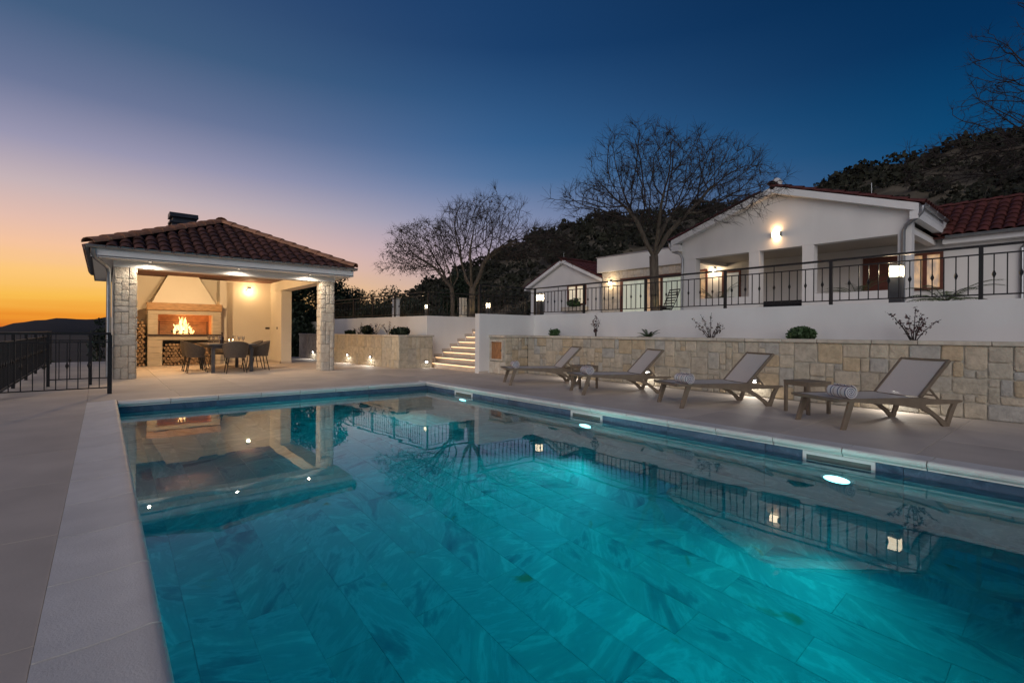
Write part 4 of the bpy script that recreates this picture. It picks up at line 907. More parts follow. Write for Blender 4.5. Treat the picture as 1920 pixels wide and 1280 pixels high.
def shrub(label, x, y, z, r, h, n=900, size=.05, mat=None, group='shrubs in the planting beds'):
    t = thing('shrub', label, 'shrub', (x, y, z), group=group); bl = []
    for i in range(9):
        a = rnd.uniform(0, 6.28); q = rnd.uniform(0, .6); k = rnd.uniform(.4, .6); bl.append((x+r*q*math.cos(a), y+r*q*math.sin(a), z+h*rnd.uniform(.3, .62), r*k, r*k, h*.38))
    leaf_cloud('foliage', bl, n, size, mat or m_shrub, t)
    s_ = MB()
    for i in range(5): s_.tube((x, y, z-.05), (x+rnd.uniform(-.5, .5)*r, y+rnd.uniform(-.5, .5)*r, z+h*.6), .008, .004, 5)
    s_.build('stem', m_twig, t)
def twiggy(label, x, y, z, h, spread, k, n, mat, group='thin young bushes in the planting beds', name='young_bush'):
    t = thing(name, label, 'bush', (x, y, z), group=group); s_ = MB(); C = []
    for i in range(k):
        a = 6.28*i/k+rnd.uniform(-.4, .4); hh = h*(1 if i == 0 else rnd.uniform(.45, .9)); sp = spread*(0.15 if i == 0 else rnd.uniform(.5, 1.1)); pts = []
        for j in range(6):
            q = j/5; pts.append((x+sp*math.cos(a)*q**1.2+rnd.uniform(-.012, .012), y+sp*math.sin(a)*q**1.2+rnd.uniform(-.012, .012), z-.04+hh*(1-(1-q)**1.3)))
        s_.path(pts, [.009, .008, .006, .005, .004, .003], 5)
        for j in range(n//k):
            q = rnd.uniform(.35, 1); i0 = min(4, int(q*5)); f = q*5-i0; C.append([pts[i0][c]*(1-f)+pts[i0+1][c]*f+rnd.uniform(-.03, .03) for c in range(3)])
    s_.build('stem', m_twig, t); C = np.array(C)-np.array((x, y, z)); m_ = len(C); u = RNG.normal(size=(m_, 3)); u /= np.linalg.norm(u, axis=1, keepdims=True); w_ = np.cross(u, RNG.normal(size=(m_, 3))); w_ /= np.linalg.norm(w_, axis=1, keepdims=True); s = RNG.uniform(.014, .03, (m_, 1))
    quads('leaves', np.stack([C-u*s, C+w_*s*.6, C+u*s, C-w_*s*.6], 1).reshape(-1, 3), np.arange(4*m_).reshape(-1, 4), mat, t)
def fronds(name, label, x, y, z, L, k, mat, lift=.8, group=None, cat='palm', stiff=.5):
    t = thing(name, label, cat, (x, y, z), group=group)
    for i in range(k):
        a = 6.28*i/k+rnd.uniform(-.3, .3); li = lift*rnd.uniform(.5, 1.2); pts = [Vector((x+L*q*math.cos(a)*.8, y+L*q*math.sin(a)*.8, z+L*(li*q-stiff*q*q))) for q in (0, .2, .4, .6, .8, 1)]; m_ = MB(); m_.path(pts, [.010, .008, .007, .006, .004, .002], 4)
        for j in range(14):
            q = .2+.8*j/14; i0 = min(4, int(q*5)); f = q*5-i0; p = pts[i0].lerp(pts[i0+1], f); dr_ = (pts[i0+1]-pts[i0]).normalized(); sd = dr_.cross(UP).normalized()
            for s in (-1, 1):
                e = p+(sd*s*.7+dr_*.6+UP*(-.15))*(L*.26*(1.1-q*.6)); w_ = dr_*.010; m_.add([p-w_, p+w_, e, p+UP*.004], [(0, 1, 2), (3, 1, 2), (0, 3, 2)])
        m_.build('frond', mat, t, fix=False)
    MB().lathe([(.03, -.1), (.05, 0), (.03, .06)], (x, y, z), 8).build('base', m_twig, t)
shrub('low clipped box shrub in the bed nearest the niche block', 9.4, 9.53, .98, .20, .26, 900, .03)
twiggy('slender red-leaved bush in the planting bed beside the clipped shrub', 9.4, 8.07, .98, .62, .12, 5, 130, m_redleaf)
fronds('agave', 'spiky low green plant in the planting bed above the second lounger', 9.4, 6.55, 1.0, .32, 13, m_shrub, .9, cat='plant', stiff=.35)
twiggy('open grey-leaved bush in the planting bed before the porch opening with the lamp', 9.4, 5.08, .98, .60, .36, 8, 150, m_brownleaf)
shrub('dense rounded rosemary shrub in the planting bed', 9.42, 3.43, .98, .28, .27, 2600, .035)
twiggy('wide red-leaved bush in the planting bed above the end lounger', 9.4, 1.85, .98, .58, .42, 9, 190, m_redleaf)
for i, (q, k, lb) in enumerate([(.08, 1, 'rounded shrub at the corner of the pale planter'), (.42, 1.1, 'bushy shrub in the middle of the pale planter'), (.62, .6, 'low shrub at the far end of the pale planter')]):
    p = Vector((7.42, 13.9, .95)).lerp(Vector((7.1, 21, .95)), q); shrub(lb, p.x, p.y, p.z, .34*k, .36*k, 1200, .05, m_evergreen)
for q, lb in ((.2, 'thin bare bush beside the corner shrub of the pale planter'), (.33, 'thin twiggy bush before the bushy shrub of the pale planter'), (.5, 'thin twiggy bush behind the bushy shrub of the pale planter')):
    p = Vector((7.42, 13.9, .95)).lerp(Vector((7.1, 21, .95)), q); twiggy(lb, p.x, p.y, p.z, .55, .3, 7, 70, m_redleaf)

# ------------------------------------------------------------------ house
ho = thing('villa', 'white single-storey villa with gabled porch and red tile roofs', 'house', (18, 8, 1.6))
T0 = 1.6; HX = 15.5
for a, b in ((8.93, 9.44), (6.81, 7.13), (5.31, 5.61), (3.11, 3.39)): MB().box(HX, a, T0, HX+.3, b, 3.67).build('porch_pillar', m_white, ho, bevel=.006)
MB().box(HX, 7.131, T0, HX+.3, 8.929, 2.29).build('porch_parapet', m_white, ho); MB().box(HX, 3.391, T0, HX+.3, 5.309, 2.27).build('porch_parapet', m_white, ho)
MB().extrude([(3.11, 3.672), (9.44, 3.672), (9.44, 4.33), (6.36, 5.33), (3.11, 4.33)], HX, HX+.3, 'x').build('gable', m_white, ho)
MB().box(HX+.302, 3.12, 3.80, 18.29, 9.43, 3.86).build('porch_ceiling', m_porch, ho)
for a, b in ((3.11, 3.30), (9.25, 9.44)): MB().box(HX+.302, a, 3.67, 18.29, b, 3.798).build('porch_beam', m_white, ho)
MB().box(18.3, 3.0, T0, 18.6, 10.6, 4.35).build('back_wall', m_white, ho); MB().box(18.3, -6, T0, 18.6, 2.999, 3.80).build('back_wall', m_white, ho)
# main gable roof: slabs with white verge boards, tiles on top
YR, ZR = 6.36, 5.50; ov = HX-.22
for y0, z0 in ((9.74, 4.36), (2.93, 4.34)):
    MB().extrude([(YR, ZR), (y0, z0), (y0, z0-.19), (YR, ZR-.19)], ov, 25, 'x').build('roof_slab', m_trim, ho)
    b = (9.44, 9.735) if y0 > YR else (2.935, 3.11)
    MB().box(ov+.002, b[0], 3.97, 24.9, b[1], z0-.17).build('eave_box', m_trim, ho)
    up_ = Vector((0, YR-y0, ZR-z0)); L = up_.length
    e0, e1 = ((25, y0, z0+.01), (ov-.03, y0, z0+.01)) if y0 > YR else ((ov-.03, y0, z0+.01), (25, y0, z0+.01))
    slope_tiles(ho, RT2, e0, e1, up_, L, 0, 0, .24, .36, single=False)
    gy = y0+(.07 if y0 > YR else -.07)
    gutter(ho, (ov, gy, z0-.02) if y0 > YR else (18.05, gy, z0-.02), (25, gy, z0-.02) if y0 > YR else (ov, gy, z0-.02))
ridge(ho, (ov, YR, ZR+.02), (25, YR, ZR+.02), barrel_tile(.26, .42, mat=m_tile_red, name='ridge_tile'))
MB().path([(ov+.02, 2.86, 4.26), (ov+.02, 2.87, 4.12), (ov+.06, 2.98, 4.0), (ov+.12, 3.20, 3.86), (ov+.16, 3.26, 3.72), (ov+.16, 3.26, 1.62)], .045, 10).build('downpipe', m_zinc, ho, smooth=True)
MB().path([(ov+.02, 9.81, 4.28), (ov+.02, 9.80, 4.12), (ov+.06, 9.70, 3.98), (ov+.14, 9.47, 3.88), (ov+.17, 9.40, 3.72), (ov+.17, 9.40, 1.62)], .045, 10).build('downpipe', m_zinc, ho, smooth=True)
for y_, z_ in ((4.0, 4.9), (8.3, 5.0)): MB().tube((HX+.2, y_, z_-.2), (HX+.2, y_, z_+.25), .008, n=5).build('lightning_rod', m_zinc, ho)
MB().lathe([(.14, 0), (.16, .10), (.10, .20), (.03, .24)], (HX+.1, YR, ZR+.08), 10).build('ridge_finial', m_trim, ho, smooth=True)
# right wing
MB().box(18.02, -6, 3.66, 18.30, 2.93, 3.86).build('wing_fascia', m_trim, ho)
wr = MB().add([(17.95, -6, 3.86), (17.95, 4.2, 3.86), (20.1, 4.2, 5.04), (20.1, -6, 5.04), (17.95, -6, 3.80), (17.95, 4.2, 3.80), (20.1, 4.2, 4.98), (20.1, -6, 4.98)], [(0, 1, 2, 3), (7, 6, 5, 4), (0, 4, 5, 1), (1, 5, 6, 2), (2, 6, 7, 3), (3, 7, 4, 0)]).build('wing_roof', m_tile_red, ho)
wu = Vector((2.15, 0, 1.18)); slope_tiles(wr, RT2, (17.95, 4.2, 3.88), (17.95, -2.2, 3.88), wu, wu.length, 0, 0, .24, .34)
ridge(wr, (20.1, -4, 5.06), (20.1, 4.2, 5.06), RT2); gutter(ho, (17.88, -6, 3.86), (17.88, 2.85, 3.86))
MB().add([(17.86, 1.2, 3.92), (17.86, .95, 3.92), (20.1, -1.0, 5.15), (20.1, -.7, 5.15), (17.86, 1.2, 3.86), (17.86, .95, 3.86), (20.1, -1.0, 5.09), (20.1, -.7, 5.09)], [(0,1,2,3),(7,6,5,4),(0,4,5,1),(1,5,6,2),(2,6,7,3),(3,7,4,0)]).build('valley_flashing', m_zinc, ho)
MB().path([(17.86, 1.05, 3.82), (17.9, 1.1, 3.62), (18.1, 1.3, 3.5), (18.25, 1.4, 3.4), (18.25, 1.4, 1.62)], .04, 8).build('downpipe', m_zinc, ho, smooth=True)
# windows and doors
def glow_mat(name, c0, c1, e, sc_=(.1, 9, .1)):
    m = bpy.data.materials.new(name); m.use_nodes = True; t = m.node_tree; p = t.nodes['Principled BSDF']; g_ = t.nodes.new('ShaderNodeNewGeometry'); mp_ = t.nodes.new('ShaderNodeMapping'); mp_.inputs['Scale'].default_value = sc_
    t.links.new(g_.outputs['Position'], mp_.inputs[0]); n = t.nodes.new('ShaderNodeTexNoise'); n.inputs['Scale'].default_value = 1.6; n.inputs['Detail'].default_value = 3; t.links.new(mp_.outputs[0], n.inputs[0]); cr = t.nodes.new('ShaderNodeValToRGB')
    cr.color_ramp.elements[0].position = .3; cr.color_ramp.elements[1].position = .7; cr.color_ramp.elements[0].color = (*c0, 1); cr.color_ramp.elements[1].color = (*c1, 1); t.links.new(n.outputs[0], cr.inputs[0])
    t.links.new(cr.outputs[0], p.inputs['Emission Color']); p.inputs['Emission Strength'].default_value = e; p.inputs['Base Color'].default_value = (.6, .6, .55, 1); p.inputs['Roughness'].default_value = .9; return m
m_curtain = glow_mat('lit_curtain', (.20, .25, .19), (.46, .50, .38), .6); m_room = glow_mat('lit_room', (.16, .055, .015), (.95, .50, .16), .5, (.1, 6, 2.5)); m_room2 = glow_mat('lit_window_room', (.75, .60, .38), (.95, .80, .55), .62, (.1, 4, 2))
def pane_mat():
    m = bpy.data.materials.new('window_glass'); m.use_nodes = True; t = m.node_tree; t.nodes.remove(t.nodes['Principled BSDF']); a = t.nodes.new('ShaderNodeBsdfTransparent'); b = t.nodes.new('ShaderNodeBsdfGlossy'); b.inputs['Roughness'].default_value = .02
    f = t.nodes.new('ShaderNodeFresnel'); f.inputs[0].default_value = 1.5; x = t.nodes.new('ShaderNodeMixShader'); g_ = t.nodes.new('ShaderNodeNewGeometry'); mm = t.nodes.new('ShaderNodeMath'); mm.operation = 'SUBTRACT'; mm.inputs[0].default_value = 1; t.links.new(g_.outputs['Backfacing'], mm.inputs[1]); m2 = t.nodes.new('ShaderNodeMath'); m2.operation = 'MULTIPLY'; t.links.new(mm.outputs[0], m2.inputs[0]); t.links.new(f.outputs[0], m2.inputs[1]); t.links.new(m2.outputs[0], x.inputs[0]); t.links.new(a.outputs[0], x.inputs[1]); t.links.new(b.outputs[0], x.inputs[2]); t.links.new(x.outputs[0], t.nodes['Material Output'].inputs['Surface']); return m
m_pane = pane_mat()
def window(name, x, y0, y1, z0, z1, inner, mull=(), fr=.07, parent=None):
    """frame, panes and the lit space behind, all facing -x and standing on the wall face x"""
    w_ = MB(); w_.box(x-.05, y0, z0, x-.001, y0+fr, z1).box(x-.05, y1-fr, z0, x-.001, y1, z1).box(x-.05, y0+fr, z1-fr, x-.001, y1-fr, z1).box(x-.05, y0+fr, z0, x-.001, y1-fr, z0+fr)
    o = w_.build(name, m_frame, parent or ho); ys = [y0+fr]+sorted(mull)+[y1-fr]
    for m_ in mull: MB().box(x-.055, m_-.05, z0+fr, x-.002, m_+.05, z1-fr).build('mullion', m_frame, o)
    for i, (a, b) in enumerate(zip(ys[:-1], ys[1:])):
        a_, b_ = a+(.035 if i else 0), b-(.035 if i < len(ys)-2 else 0)
        MB().box(x-.030, a_, z0+fr, x-.024, b_, z1-fr).build('pane', m_pane, o)
        it = inner[i] if isinstance(inner, (list, tuple)) else inner
        MB().box(x-.014, a_, z0+fr, x-.004, b_, z1-fr).build('lit_interior', it, o)
    return o
m_unlit = M('dark_room', (.05, .05, .05), .6); m_grey_glass = glow_mat('dim_room', (.16, .17, .16), (.30, .31, .30), .5)
window('window', 18.3, 2.95, 3.72, 2.42, 3.50, m_room, (3.36,)); window('door', 18.3, 8.70, 9.42, T0+.02, 3.50, m_grey_glass); window('door', 18.3, 10.02, 10.42, T0+.02, 3.66, m_room)
MB().box(18.25, 3.96, T0, 18.299, 4.86, 3.52).build('door', m_frame, ho)
# flat-roofed middle block
MB().box(18.0, 10.601, 3.96, 24, 15.42, 4.65).build('parapet', m_white, ho, bevel=.01); MB().box(17.97, 10.601, 4.652, 24, 15.46, 4.69).build('parapet_cap', m_zinc, ho)
MB().box(18.12, 10.601, T0, 24, 15.2, 3.958).build('wall', m_mortar, ho)
fs_ = MB().box(18.11, 10.65, 3.60, 18.119, 15.15, 3.95).build('stone_lintel', m_mortar, ho); stone_face(fs_, (18.11, 15.15, 3.60), (0, -1, 0), (-1, 0, 0), 4.5, 3.60, 3.95, .16, .117, SV[:3], m_stone_pale, .014, .008)
fs_ = MB().box(18.11, 14.12, T0, 18.119, 15.15, 3.598).build('stone_side', m_mortar, ho); stone_face(fs_, (18.11, 15.15, T0), (0, -1, 0), (-1, 0, 0), 1.03, T0, 3.598, .17, .133, SZ, m_stone_pale, .014, .008)
window('sliding_door', 18.11, 10.88, 14.10, T0+.02, 3.59, [m_curtain, m_room, m_curtain], (11.95, 12.72), .14)
# left gable
MB().extrude([(15.43, T0), (20.45, T0), (20.45, 3.56), (17.9, 4.70), (15.43, 3.66)], 18.32, 18.6, 'x').build('gable', m_white, ho)
MB().box(18.6, 20.15, T0, 24, 20.45, 3.5).build('wall', m_white, ho)
for y0, z0 in ((20.78, 3.60), (15.0, 3.60)):
    MB().extrude([(17.9, 4.88), (y0, z0), (y0, z0-.16), (17.9, 4.72)], 18.12, 24, 'x').build('roof_slab', m_trim, ho); up_ = Vector((0, 17.9-y0, 4.88-z0))
    e0, e1 = ((24, y0, z0+.01), (18.1, y0, z0+.01)) if y0 > 17.9 else ((18.1, y0, z0+.01), (24, y0, z0+.01)); slope_tiles(ho, RT2, e0, e1, up_, up_.length, 0, 0, .24, .36, single=False)
ridge(ho, (18.1, 17.9, 4.90), (24, 17.9, 4.90), RT2)
window('window', 18.32, 16.35, 17.62, 2.52, 3.54, m_room2, (17.0,), .08)
MB().tube((18.3, 17.9, 4.9), (18.3, 17.9, 5.3), .008, n=5).build('lightning_rod', m_zinc, ho)
# wall lamps on the house
t = thing('gable_wall_lamp', 'glowing box lamp high on the white gable wall', 'wall lamp', (HX, 6.30, 4.08)); MB().box(HX-.09, 6.16, 4.03, HX-.001, 6.20, 4.16).box(HX-.09, 6.42, 4.03, HX-.001, 6.44, 4.16).build('bracket', m_zinc, t)
MB().box(HX-.10, 6.20, 4.02, HX-.012, 6.42, 4.16).build('diffuser', EM('gable_lamp_glass', (1, .80, .52), 6), t)
lamp('lamp_up', 'AREA', (HX-.10, 6.31, 4.19), 3.0, (1, .55, .24), t, direction=(.55, 0, 1), shape='RECTANGLE', size=.08, size_y=.2); lamp('lamp_down', 'AREA', (HX-.10, 6.31, 4.0), 2.2, (1, .55, .24), t, direction=(.55, 0, -1), shape='RECTANGLE', size=.08, size_y=.2)
for (x, y, z), lb in (((18.09, 14.62, 3.47), 'small lamp on the stone wall beside the sliding door'), ((18.3, 9.72, 3.60), 'small lamp on the porch back wall above the palm')):
    t = thing('wall_lamp', lb, 'wall lamp', (x, y, z), group='small lamps on the villa wall'); MB().box(x-.06, y-.05, z-.02, x, y+.05, z+.10).build('bracket', m_dark, t); MB().lathe([(.03, -.10), (.065, -.06), (.07, 0), (.04, .03)], (x-.10, y, z), 12).build('globe', EM('small_lamp_globe', (1, .82, .55), 26) if 'small_lamp_globe' not in bpy.data.materials else bpy.data.materials['small_lamp_globe'], t, smooth=True)
    lamp('lamp', 'POINT', (x-.28, y, z-.05), 16, (1, .72, .42), t, shadow_soft_size=0)

# ------------------------------------------------------------------ things on the terrace
def bollard(label, x, y, z, h=.62, w_=.075, e=7, group='bollard lights'):
    t = thing('bollard_light', label, 'bollard light', (x, y, z), group=group); MB().box(x-w_, y-w_, z, x+w_, y+w_, z+h*.70).build('post', m_dark, t); MB().box(x-w_+.005, y-w_+.005, z+h*.70, x+w_-.005, y+w_-.005, z+h*.95).build('glass', EM('bollard_glass', (1, .80, .52), 3.2) if 'bollard_glass' not in bpy.data.materials else bpy.data.materials['bollard_glass'], t); MB().box(x-w_-.008, y-w_-.008, z+h*.95, x+w_+.008, y+w_+.008, z+h).build('cap', m_dark, t)
    for s in (-1, 1): lamp('lamp', 'POINT', (x+s*.16*FW.y-.05, y-s*.16*FW.x-.05, z+h*.84), e/2, (1, .76, .46), t, shadow_soft_size=0)
bollard('bollard light on the terrace behind the railing, before the porch corner', 10.6, 2.33, 1.6, .74, .09, 10)
bollard('bollard light on the terrace behind the railing corner above the niche', 10.55, 11.34, 1.6, .74, .085, 8)
bollard('bollard light on the terrace at the head of the stairs', 11.6, 15.55-.1, 1.6, .68, .06, 6)
bollard('bollard light behind the railing corner over the stair side wall', 8.75, 15.2, 1.6, .48, .06, 5)
gp = thing('gate_post', 'white gate post standing behind the railing', 'gate post', (9.6, 19.3, 1.6)); MB().box(9.48, 19.18, 1.6, 9.72, 19.42, 2.50).build('post', m_white, gp, bevel=.01); MB().box(9.45, 19.15, 2.50, 9.75, 19.45, 2.56).build('cap', m_cap, gp)
gp = thing('gate_post', 'pale stone gate post beside the iron gate under the trees', 'gate post', (11.3, 16.75, 1.6)); b_ = MB().box(11.19, 16.64, 1.6, 11.41, 16.86, 2.52).build('post', m_mortar, gp); stone_face(b_, (11.19, 16.64, 1.6), (1, 0, 0), (0, -1, 0), .22, 1.6, 2.52, .11, .115, [(2, 1), (1, 1), (2, 2)], m_stone_pale, .014, .008); stone_face(b_, (11.19, 16.86, 1.6), (0, -1, 0), (-1, 0, 0), .22, 1.6, 2.52, .11, .115, [(2, 1), (1, 1), (2, 2)], m_stone_pale, .014, .008)
railing('low iron gate beside the pale stone gate post', (11.5, 16.7), (12.4, 16.2), 1.6, 2.25, [0, 1.0], group='iron gate', knob_every=3)
pb = thing('window_box', 'stone window box under the small gable window', 'planter', (18.1, 17.0, 2.3)); MB().box(17.95, 16.2, 2.22, 18.31, 17.75, 2.42).build('box', m_stone_pale, pb, bevel=.01)
shrub('green plants growing in the stone window box', 18.12, 17.0, 2.42, .42, .48, 900, .06, group='plants on the terrace')
fronds('potted_palm', 'small palm in the porch opening with the lamp', 16.6, 8.75, 2.2, 1.15, 14, m_palm, 1.0); fronds('potted_palm', 'small palm in the widest porch opening, by the dark door', 16.9, 4.65, 2.2, 1.05, 13, m_palm, .9)
fronds('garden_palm', 'low spreading palm on the terrace before the set-back wing', 12.0, 1.90, 1.72, 1.0, 17, m_palm, .75)
bn = thing('porch_bench', 'low black bench in the middle porch opening', 'bench', (16.6, 6.6, 1.6)); MB().box(16.3, 5.95, 1.78, 16.9, 7.25, 1.98).build('seat', m_black, bn, bevel=.03); MB().box(16.78, 5.95, 1.98, 16.9, 7.25, 2.2).build('backrest', m_black, bn, bevel=.03)
for x in (16.34, 16.82):
    for y in (6.0, 7.15): MB().box(x, y, 1.6, x+.05, y+.05, 1.78).build('leg', m_iron, bn)
rc = thing('slatted_chair', 'dark slatted garden chair leaning back before the sliding door', 'chair', (14.6, 9.5, 1.6), R(165))
for s in (-.24, .24):
    MB().path([(-.42, s, .02), (.0, s, .30), (.45, s, .42)], .014, 6).build('side_frame', m_iron, rc, local=True); MB().path([(-.05, s, .30), (-.30, s, .72), (-.42, s, 1.02)], .014, 6).build('back_frame', m_iron, rc, local=True); MB().tube((.42, s, .42), (.34, s, 0), .013, n=6).build('leg', m_iron, rc, local=True)
for i in range(8): q = i/7; MB().box(-.06-.34*q, -.24, .33+.66*q, -.045-.34*q, .24, .37+.66*q).build('back_slat', m_iron, rc, local=True)
for i in range(6): q = i/5; MB().box(.0+.40*q, -.24, .31+.11*q, .055+.40*q, .24, .33+.11*q).build('seat_slat', m_iron, rc, local=True)

# ------------------------------------------------------------------ wall step lights
def step_light(label, p, nrm, group, e=10):
    p, nrm = Vector(p), Vector(nrm).normalized(); d = nrm.cross(UP)
    t = thing('step_light', label, 'wall light', p, math.atan2(nrm.y, nrm.x), group); MB().box(-.02, -.055, -.035, .045, .055, .045).build('housing', m_zinc, t, local=True, bevel=.004); MB().box(.0455, -.045, -.03, .049, .045, .012).build('lens', m_white_em, t, local=True)
    o = lamp('lamp', 'SPOT', (0, 0, 0), e, (1, .93, .82), None, direction=(.42, 0, -1), spot_size=R(172), spot_blend=.35, shadow_soft_size=.04); o.parent = t; o.location = (.085, 0, .02)
for y, lb in ((8.25, 'small wall light behind the lounger nearest the niche block'), (6.19, 'small wall light behind the second lounger from the niche block'), (3.99, 'small wall light behind the third lounger from the niche block'), (1.95, 'small wall light behind the end lounger')):
    step_light(lb, (8.925, y, .285), (-1, 0, 0), 'step lights in the stone wall')
for q, lb in ((.21, 'small wall light on the pale planter wall nearest its corner'), (.415, 'small wall light on the pale planter wall, middle of three'), (.80, 'small wall light at the far end of the pale planter wall')):
    p = a0.lerp(a1, q)+nn*.012; step_light(lb, (p.x, p.y, .29), nn, 'step lights in the pale planter wall', 10)
step_light('small wall light low beside the bottom step', (7.74, 13.507, .19), (0, -1, 0), 'step lights in the pale planter wall', 1.5)

# ------------------------------------------------------------------ sun loungers, towels, side tables
def make_lounger():
    t = thing('sun_lounger', '', 'sun lounger'); W = .345
    # long side rails, slightly arched underneath, running out to the rear feet
    for s in (-1, 1):
        y0, y1 = (s*W-.022, s*W+.022)
        side = [(-.055, .330), (-.055, .358), (1.20, .356), (1.26, .338), (1.62, .318), (1.735, .316), (1.73, .294), (1.68, .285), (1.66, .27), (1.60, .18), (1.545, .0), (1.455, .0), (1.38, .075), (1.27, .15), (1.14, .205), (.95, .245), (.75, .280), (.40, .300), (.10, .325)]
        hole = [(1.19, .272), (1.60, .272), (1.555, .20), (1.515, .075), (1.49, .06), (1.42, .11), (1.30, .19), (1.20, .245)]
        m_ = MB(); n, h = len(side), len(hole)
        # outer skin as strips between outline and opening: solid front part + two bars
        m_.extrude(side[:3]+[(1.19, .356), (1.17, .21), (.95, .245), (.75, .280), (.40, .300), (.10, .325)], y0, y1, 'y')
        m_.extrude([(1.171, .356), (1.20, .356), (1.26, .338), (1.62, .318), (1.735, .316), (1.73, .294), (1.68, .284), (1.60, .272), (1.19, .272), (1.171, .25)], y0+.001, y1-.001, 'y')
        m_.build('side_rail', m_taupe, t, local=True, bevel=.005)
        m_ = MB(); m_.extrude([(1.172, .265), (1.21, .245), (1.30, .19), (1.42, .11), (1.49, .055), (1.53, .0), (1.455, .0), (1.38, .075), (1.27, .15), (1.14, .205)], y0+.004, y1-.004, 'y')
        m_.extrude([(1.49, .056), (1.515, .085), (1.555, .20), (1.60, .273), (1.67, .285), (1.62, .19), (1.575, .08), (1.545, .0), (1.53, .0)], y0+.004, y1-.004, 'y'); m_.build('leg', m_taupe, t, local=True, bevel=.004)
        MB().add([(.0, y0+.004, 0), (.06, y0+.004, 0), (.06, y1-.004, 0), (.0, y1-.004, 0), (.10, y0+.004, .325), (.175, y0+.004, .325), (.175, y1-.004, .325), (.10, y1-.004, .325)], [(3,2,1,0),(4,5,6,7),(0,1,5,4),(1,2,6,5),(2,3,7,6),(3,0,4,7)]).build('leg', m_taupe, t, local=True, bevel=.004)
        MB().add([(1.16, s*(W-.05)-.018, .36), (1.20, s*(W-.05)-.018, .345), (1.20, s*(W-.05)+.018, .345), (1.16, s*(W-.05)+.018, .36), (1.60, s*(W-.05)-.018, .815), (1.632, s*(W-.05)-.018, .79), (1.632, s*(W-.05)+.018, .79), (1.60, s*(W-.05)+.018, .815)], [(3,2,1,0),(4,5,6,7),(0,1,5,4),(1,2,6,5),(2,3,7,6),(3,0,4,7)]).build('back_rail', m_taupe, t, local=True, bevel=.004)
        MB().tube((1.30, s*(W-.05), .475), (1.43, s*(W-.03), .325), .013, n=8).build('back_support', m_taupe, t, local=True)
    MB().box(-.055, -W+.023, .318, .05, W-.023, .352).build('foot_board', m_taupe, t, local=True, bevel=.006)
    MB().box(1.585, -W+.07, .785, 1.625, W-.07, .812).build('back_crossbar', m_taupe, t, local=True); MB().tube((1.36, -W+.03, .375), (1.36, W-.03, .375), .010, n=8).build('support_bar', m_taupe, t, local=True)
    MB().box(.70, -W+.02, .282, .74, W-.02, .31).box(1.10, -W+.02, .285, 1.14, W-.02, .315).build('crossbar', m_taupe, t, local=True)
    def sling(pts, nm):
        V = []; k = 9
        for (x, z), (nx_, nz_) in pts:
            for i in range(k):
                y = (-1+2*i/(k-1)); sag = .010*(1-y*y); V.append((x-nx_*sag, y*(W-.028 if nm == 'seat_sling' else W-.068), z-nz_*sag))
        n_ = len(pts); off = len(V); V += [(x-0, y, z-.004) for x, y, z in V]
        F = []
        for i in range(n_-1):
            for j in range(k-1): a = i*k+j; F += [(a, a+1, a+k+1, a+k), (off+a+1, off+a, off+a+k, off+a+k+1)]
        m_ = MB().add(V, F); o = m_.build(nm, m_sling, t, local=True, smooth=True); return o
    sling([((x, .353), (0, 1)) for x in (.04, .3, .6, .9, 1.17)], 'seat_sling')
    sling([((1.175+.43*q, .362+.445*q), (-.72, .69)) for q in (0, .25, .5, .75, 1)], 'back_sling')
    return t
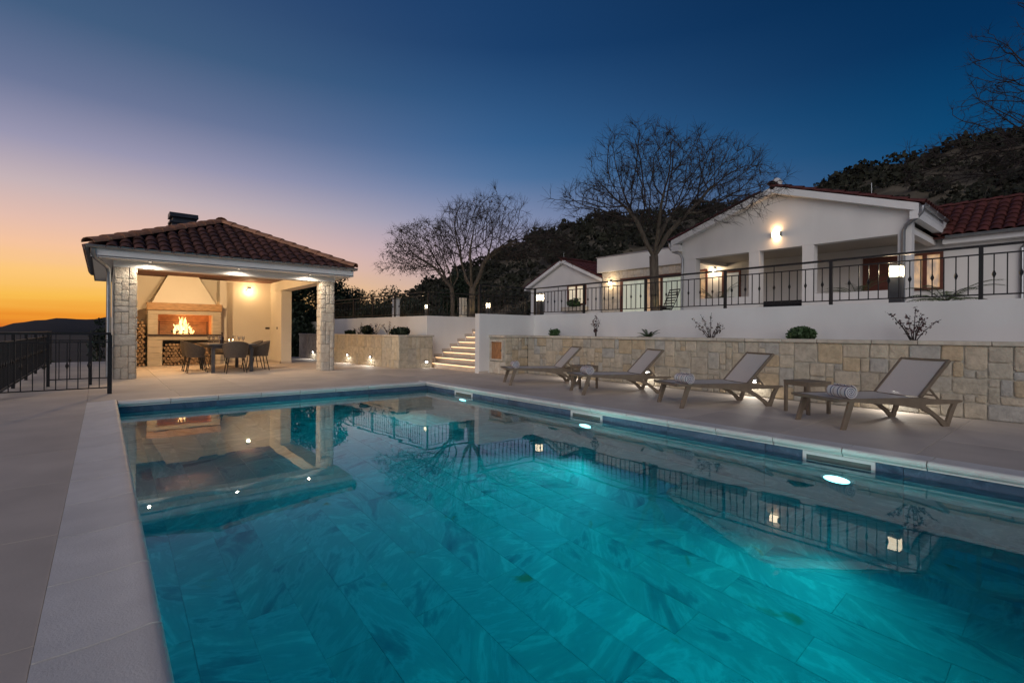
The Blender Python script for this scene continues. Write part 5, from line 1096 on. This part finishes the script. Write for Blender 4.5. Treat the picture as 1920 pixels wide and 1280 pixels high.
def make_towel():
    t = thing('rolled_towel', '', 'towel'); r0 = .084; n = 60; turns = 3.2; V = []; hl_ = .155
    for i in range(n+1):
        a = 2*math.pi*turns*i/n; r = .010+(r0-.010)*i/n
        for rr in (r, r-.010):
            for y in (-hl_, hl_): V.append((rr*math.cos(a), y, r0+rr*math.sin(a)))
    F = []
    for i in range(n):
        a, b = 4*i, 4*(i+1); F += [(a, a+1, b+1, b), (a+3, a+2, b+2, b+3), (a, b, b+2, a+2), (a+1, a+3, b+3, b+1)]
    F += [(0, 2, 3, 1), (4*n, 4*n+1, 4*n+3, 4*n+2)]
    MB().add(V, F).build('towel_roll', m_towel, t, local=True, smooth=True)
    for y in (-hl_+.008, hl_-.008):
        e = MB().lathe([(.06, -.004), (.06, .004)], n=20); e.v = [(x_, y+z_, r0+y_) for x_, y_, z_ in e.v]; e.build('inner_roll', m_towel_edge, t, local=True)
    return t
L0 = make_lounger(); T0_ = make_towel(); first = True
LO = [((6.73, 8.31), -28.5, 'taupe sun lounger nearest the niche block and stairs'), ((6.75, 6.28), -28, 'taupe sun lounger second from the niche block, beside the small table'), ((6.76, 4.34), -28.5, 'taupe sun lounger third from the niche block'), ((6.78, 2.27), -28.5, 'taupe sun lounger at the end of the row farthest from the stairs')]
TL = ['rolled striped towel on the lounger nearest the niche block', 'rolled striped towel on the second lounger from the niche block', 'rolled striped towel on the third lounger from the niche block', 'rolled striped towel on the end lounger farthest from the stairs']
for i, ((x, y), a, lb) in enumerate(LO):
    o = L0 if first else copy_tree(L0); w_ = T0_ if first else copy_tree(T0_); first = False
    o.location = (x, y, 0); o.rotation_euler = (0, 0, R(a)); tag(o, lb, 'sun lounger', 'taupe sun loungers by the pool')
    ca, sa = math.cos(R(a)), math.sin(R(a)); lx, ly = .16, -.17+rnd.uniform(-.02, .02)
    w_.location = (x+lx*ca-ly*sa, y+lx*sa+ly*ca, .348); w_.rotation_euler = (0, 0, R(a+rnd.uniform(-6, 6))); tag(w_, TL[i], 'towel', 'rolled towels on the loungers')
def side_table(label, x, y, a):
    t = thing('side_table', label, 'side table', (x, y, 0), R(a), group='low taupe side tables'); MB().box(-.21, -.21, .425, .21, .21, .455).build('table_top', m_taupe, t, local=True, bevel=.006); MB().box(-.205, -.205, .385, .205, -.175, .424).box(-.205, .175, .385, .205, .205, .424).box(-.205, -.174, .385, -.175, .174, .424).box(.175, -.174, .385, .205, .174, .424).build('apron', m_taupe, t, local=True)
    for sx in (-1, 1):
        for sy in (-1, 1): MB().box(sx*.205, sy*.205, 0, sx*.165, sy*.165, .384).build('leg', m_taupe, t, local=True, bevel=.004)
side_table('low taupe side table between the two loungers near the end of the row', 7.73, 2.72, -22); side_table('low taupe side table between the two loungers near the niche block', 7.55, 6.78, -22)
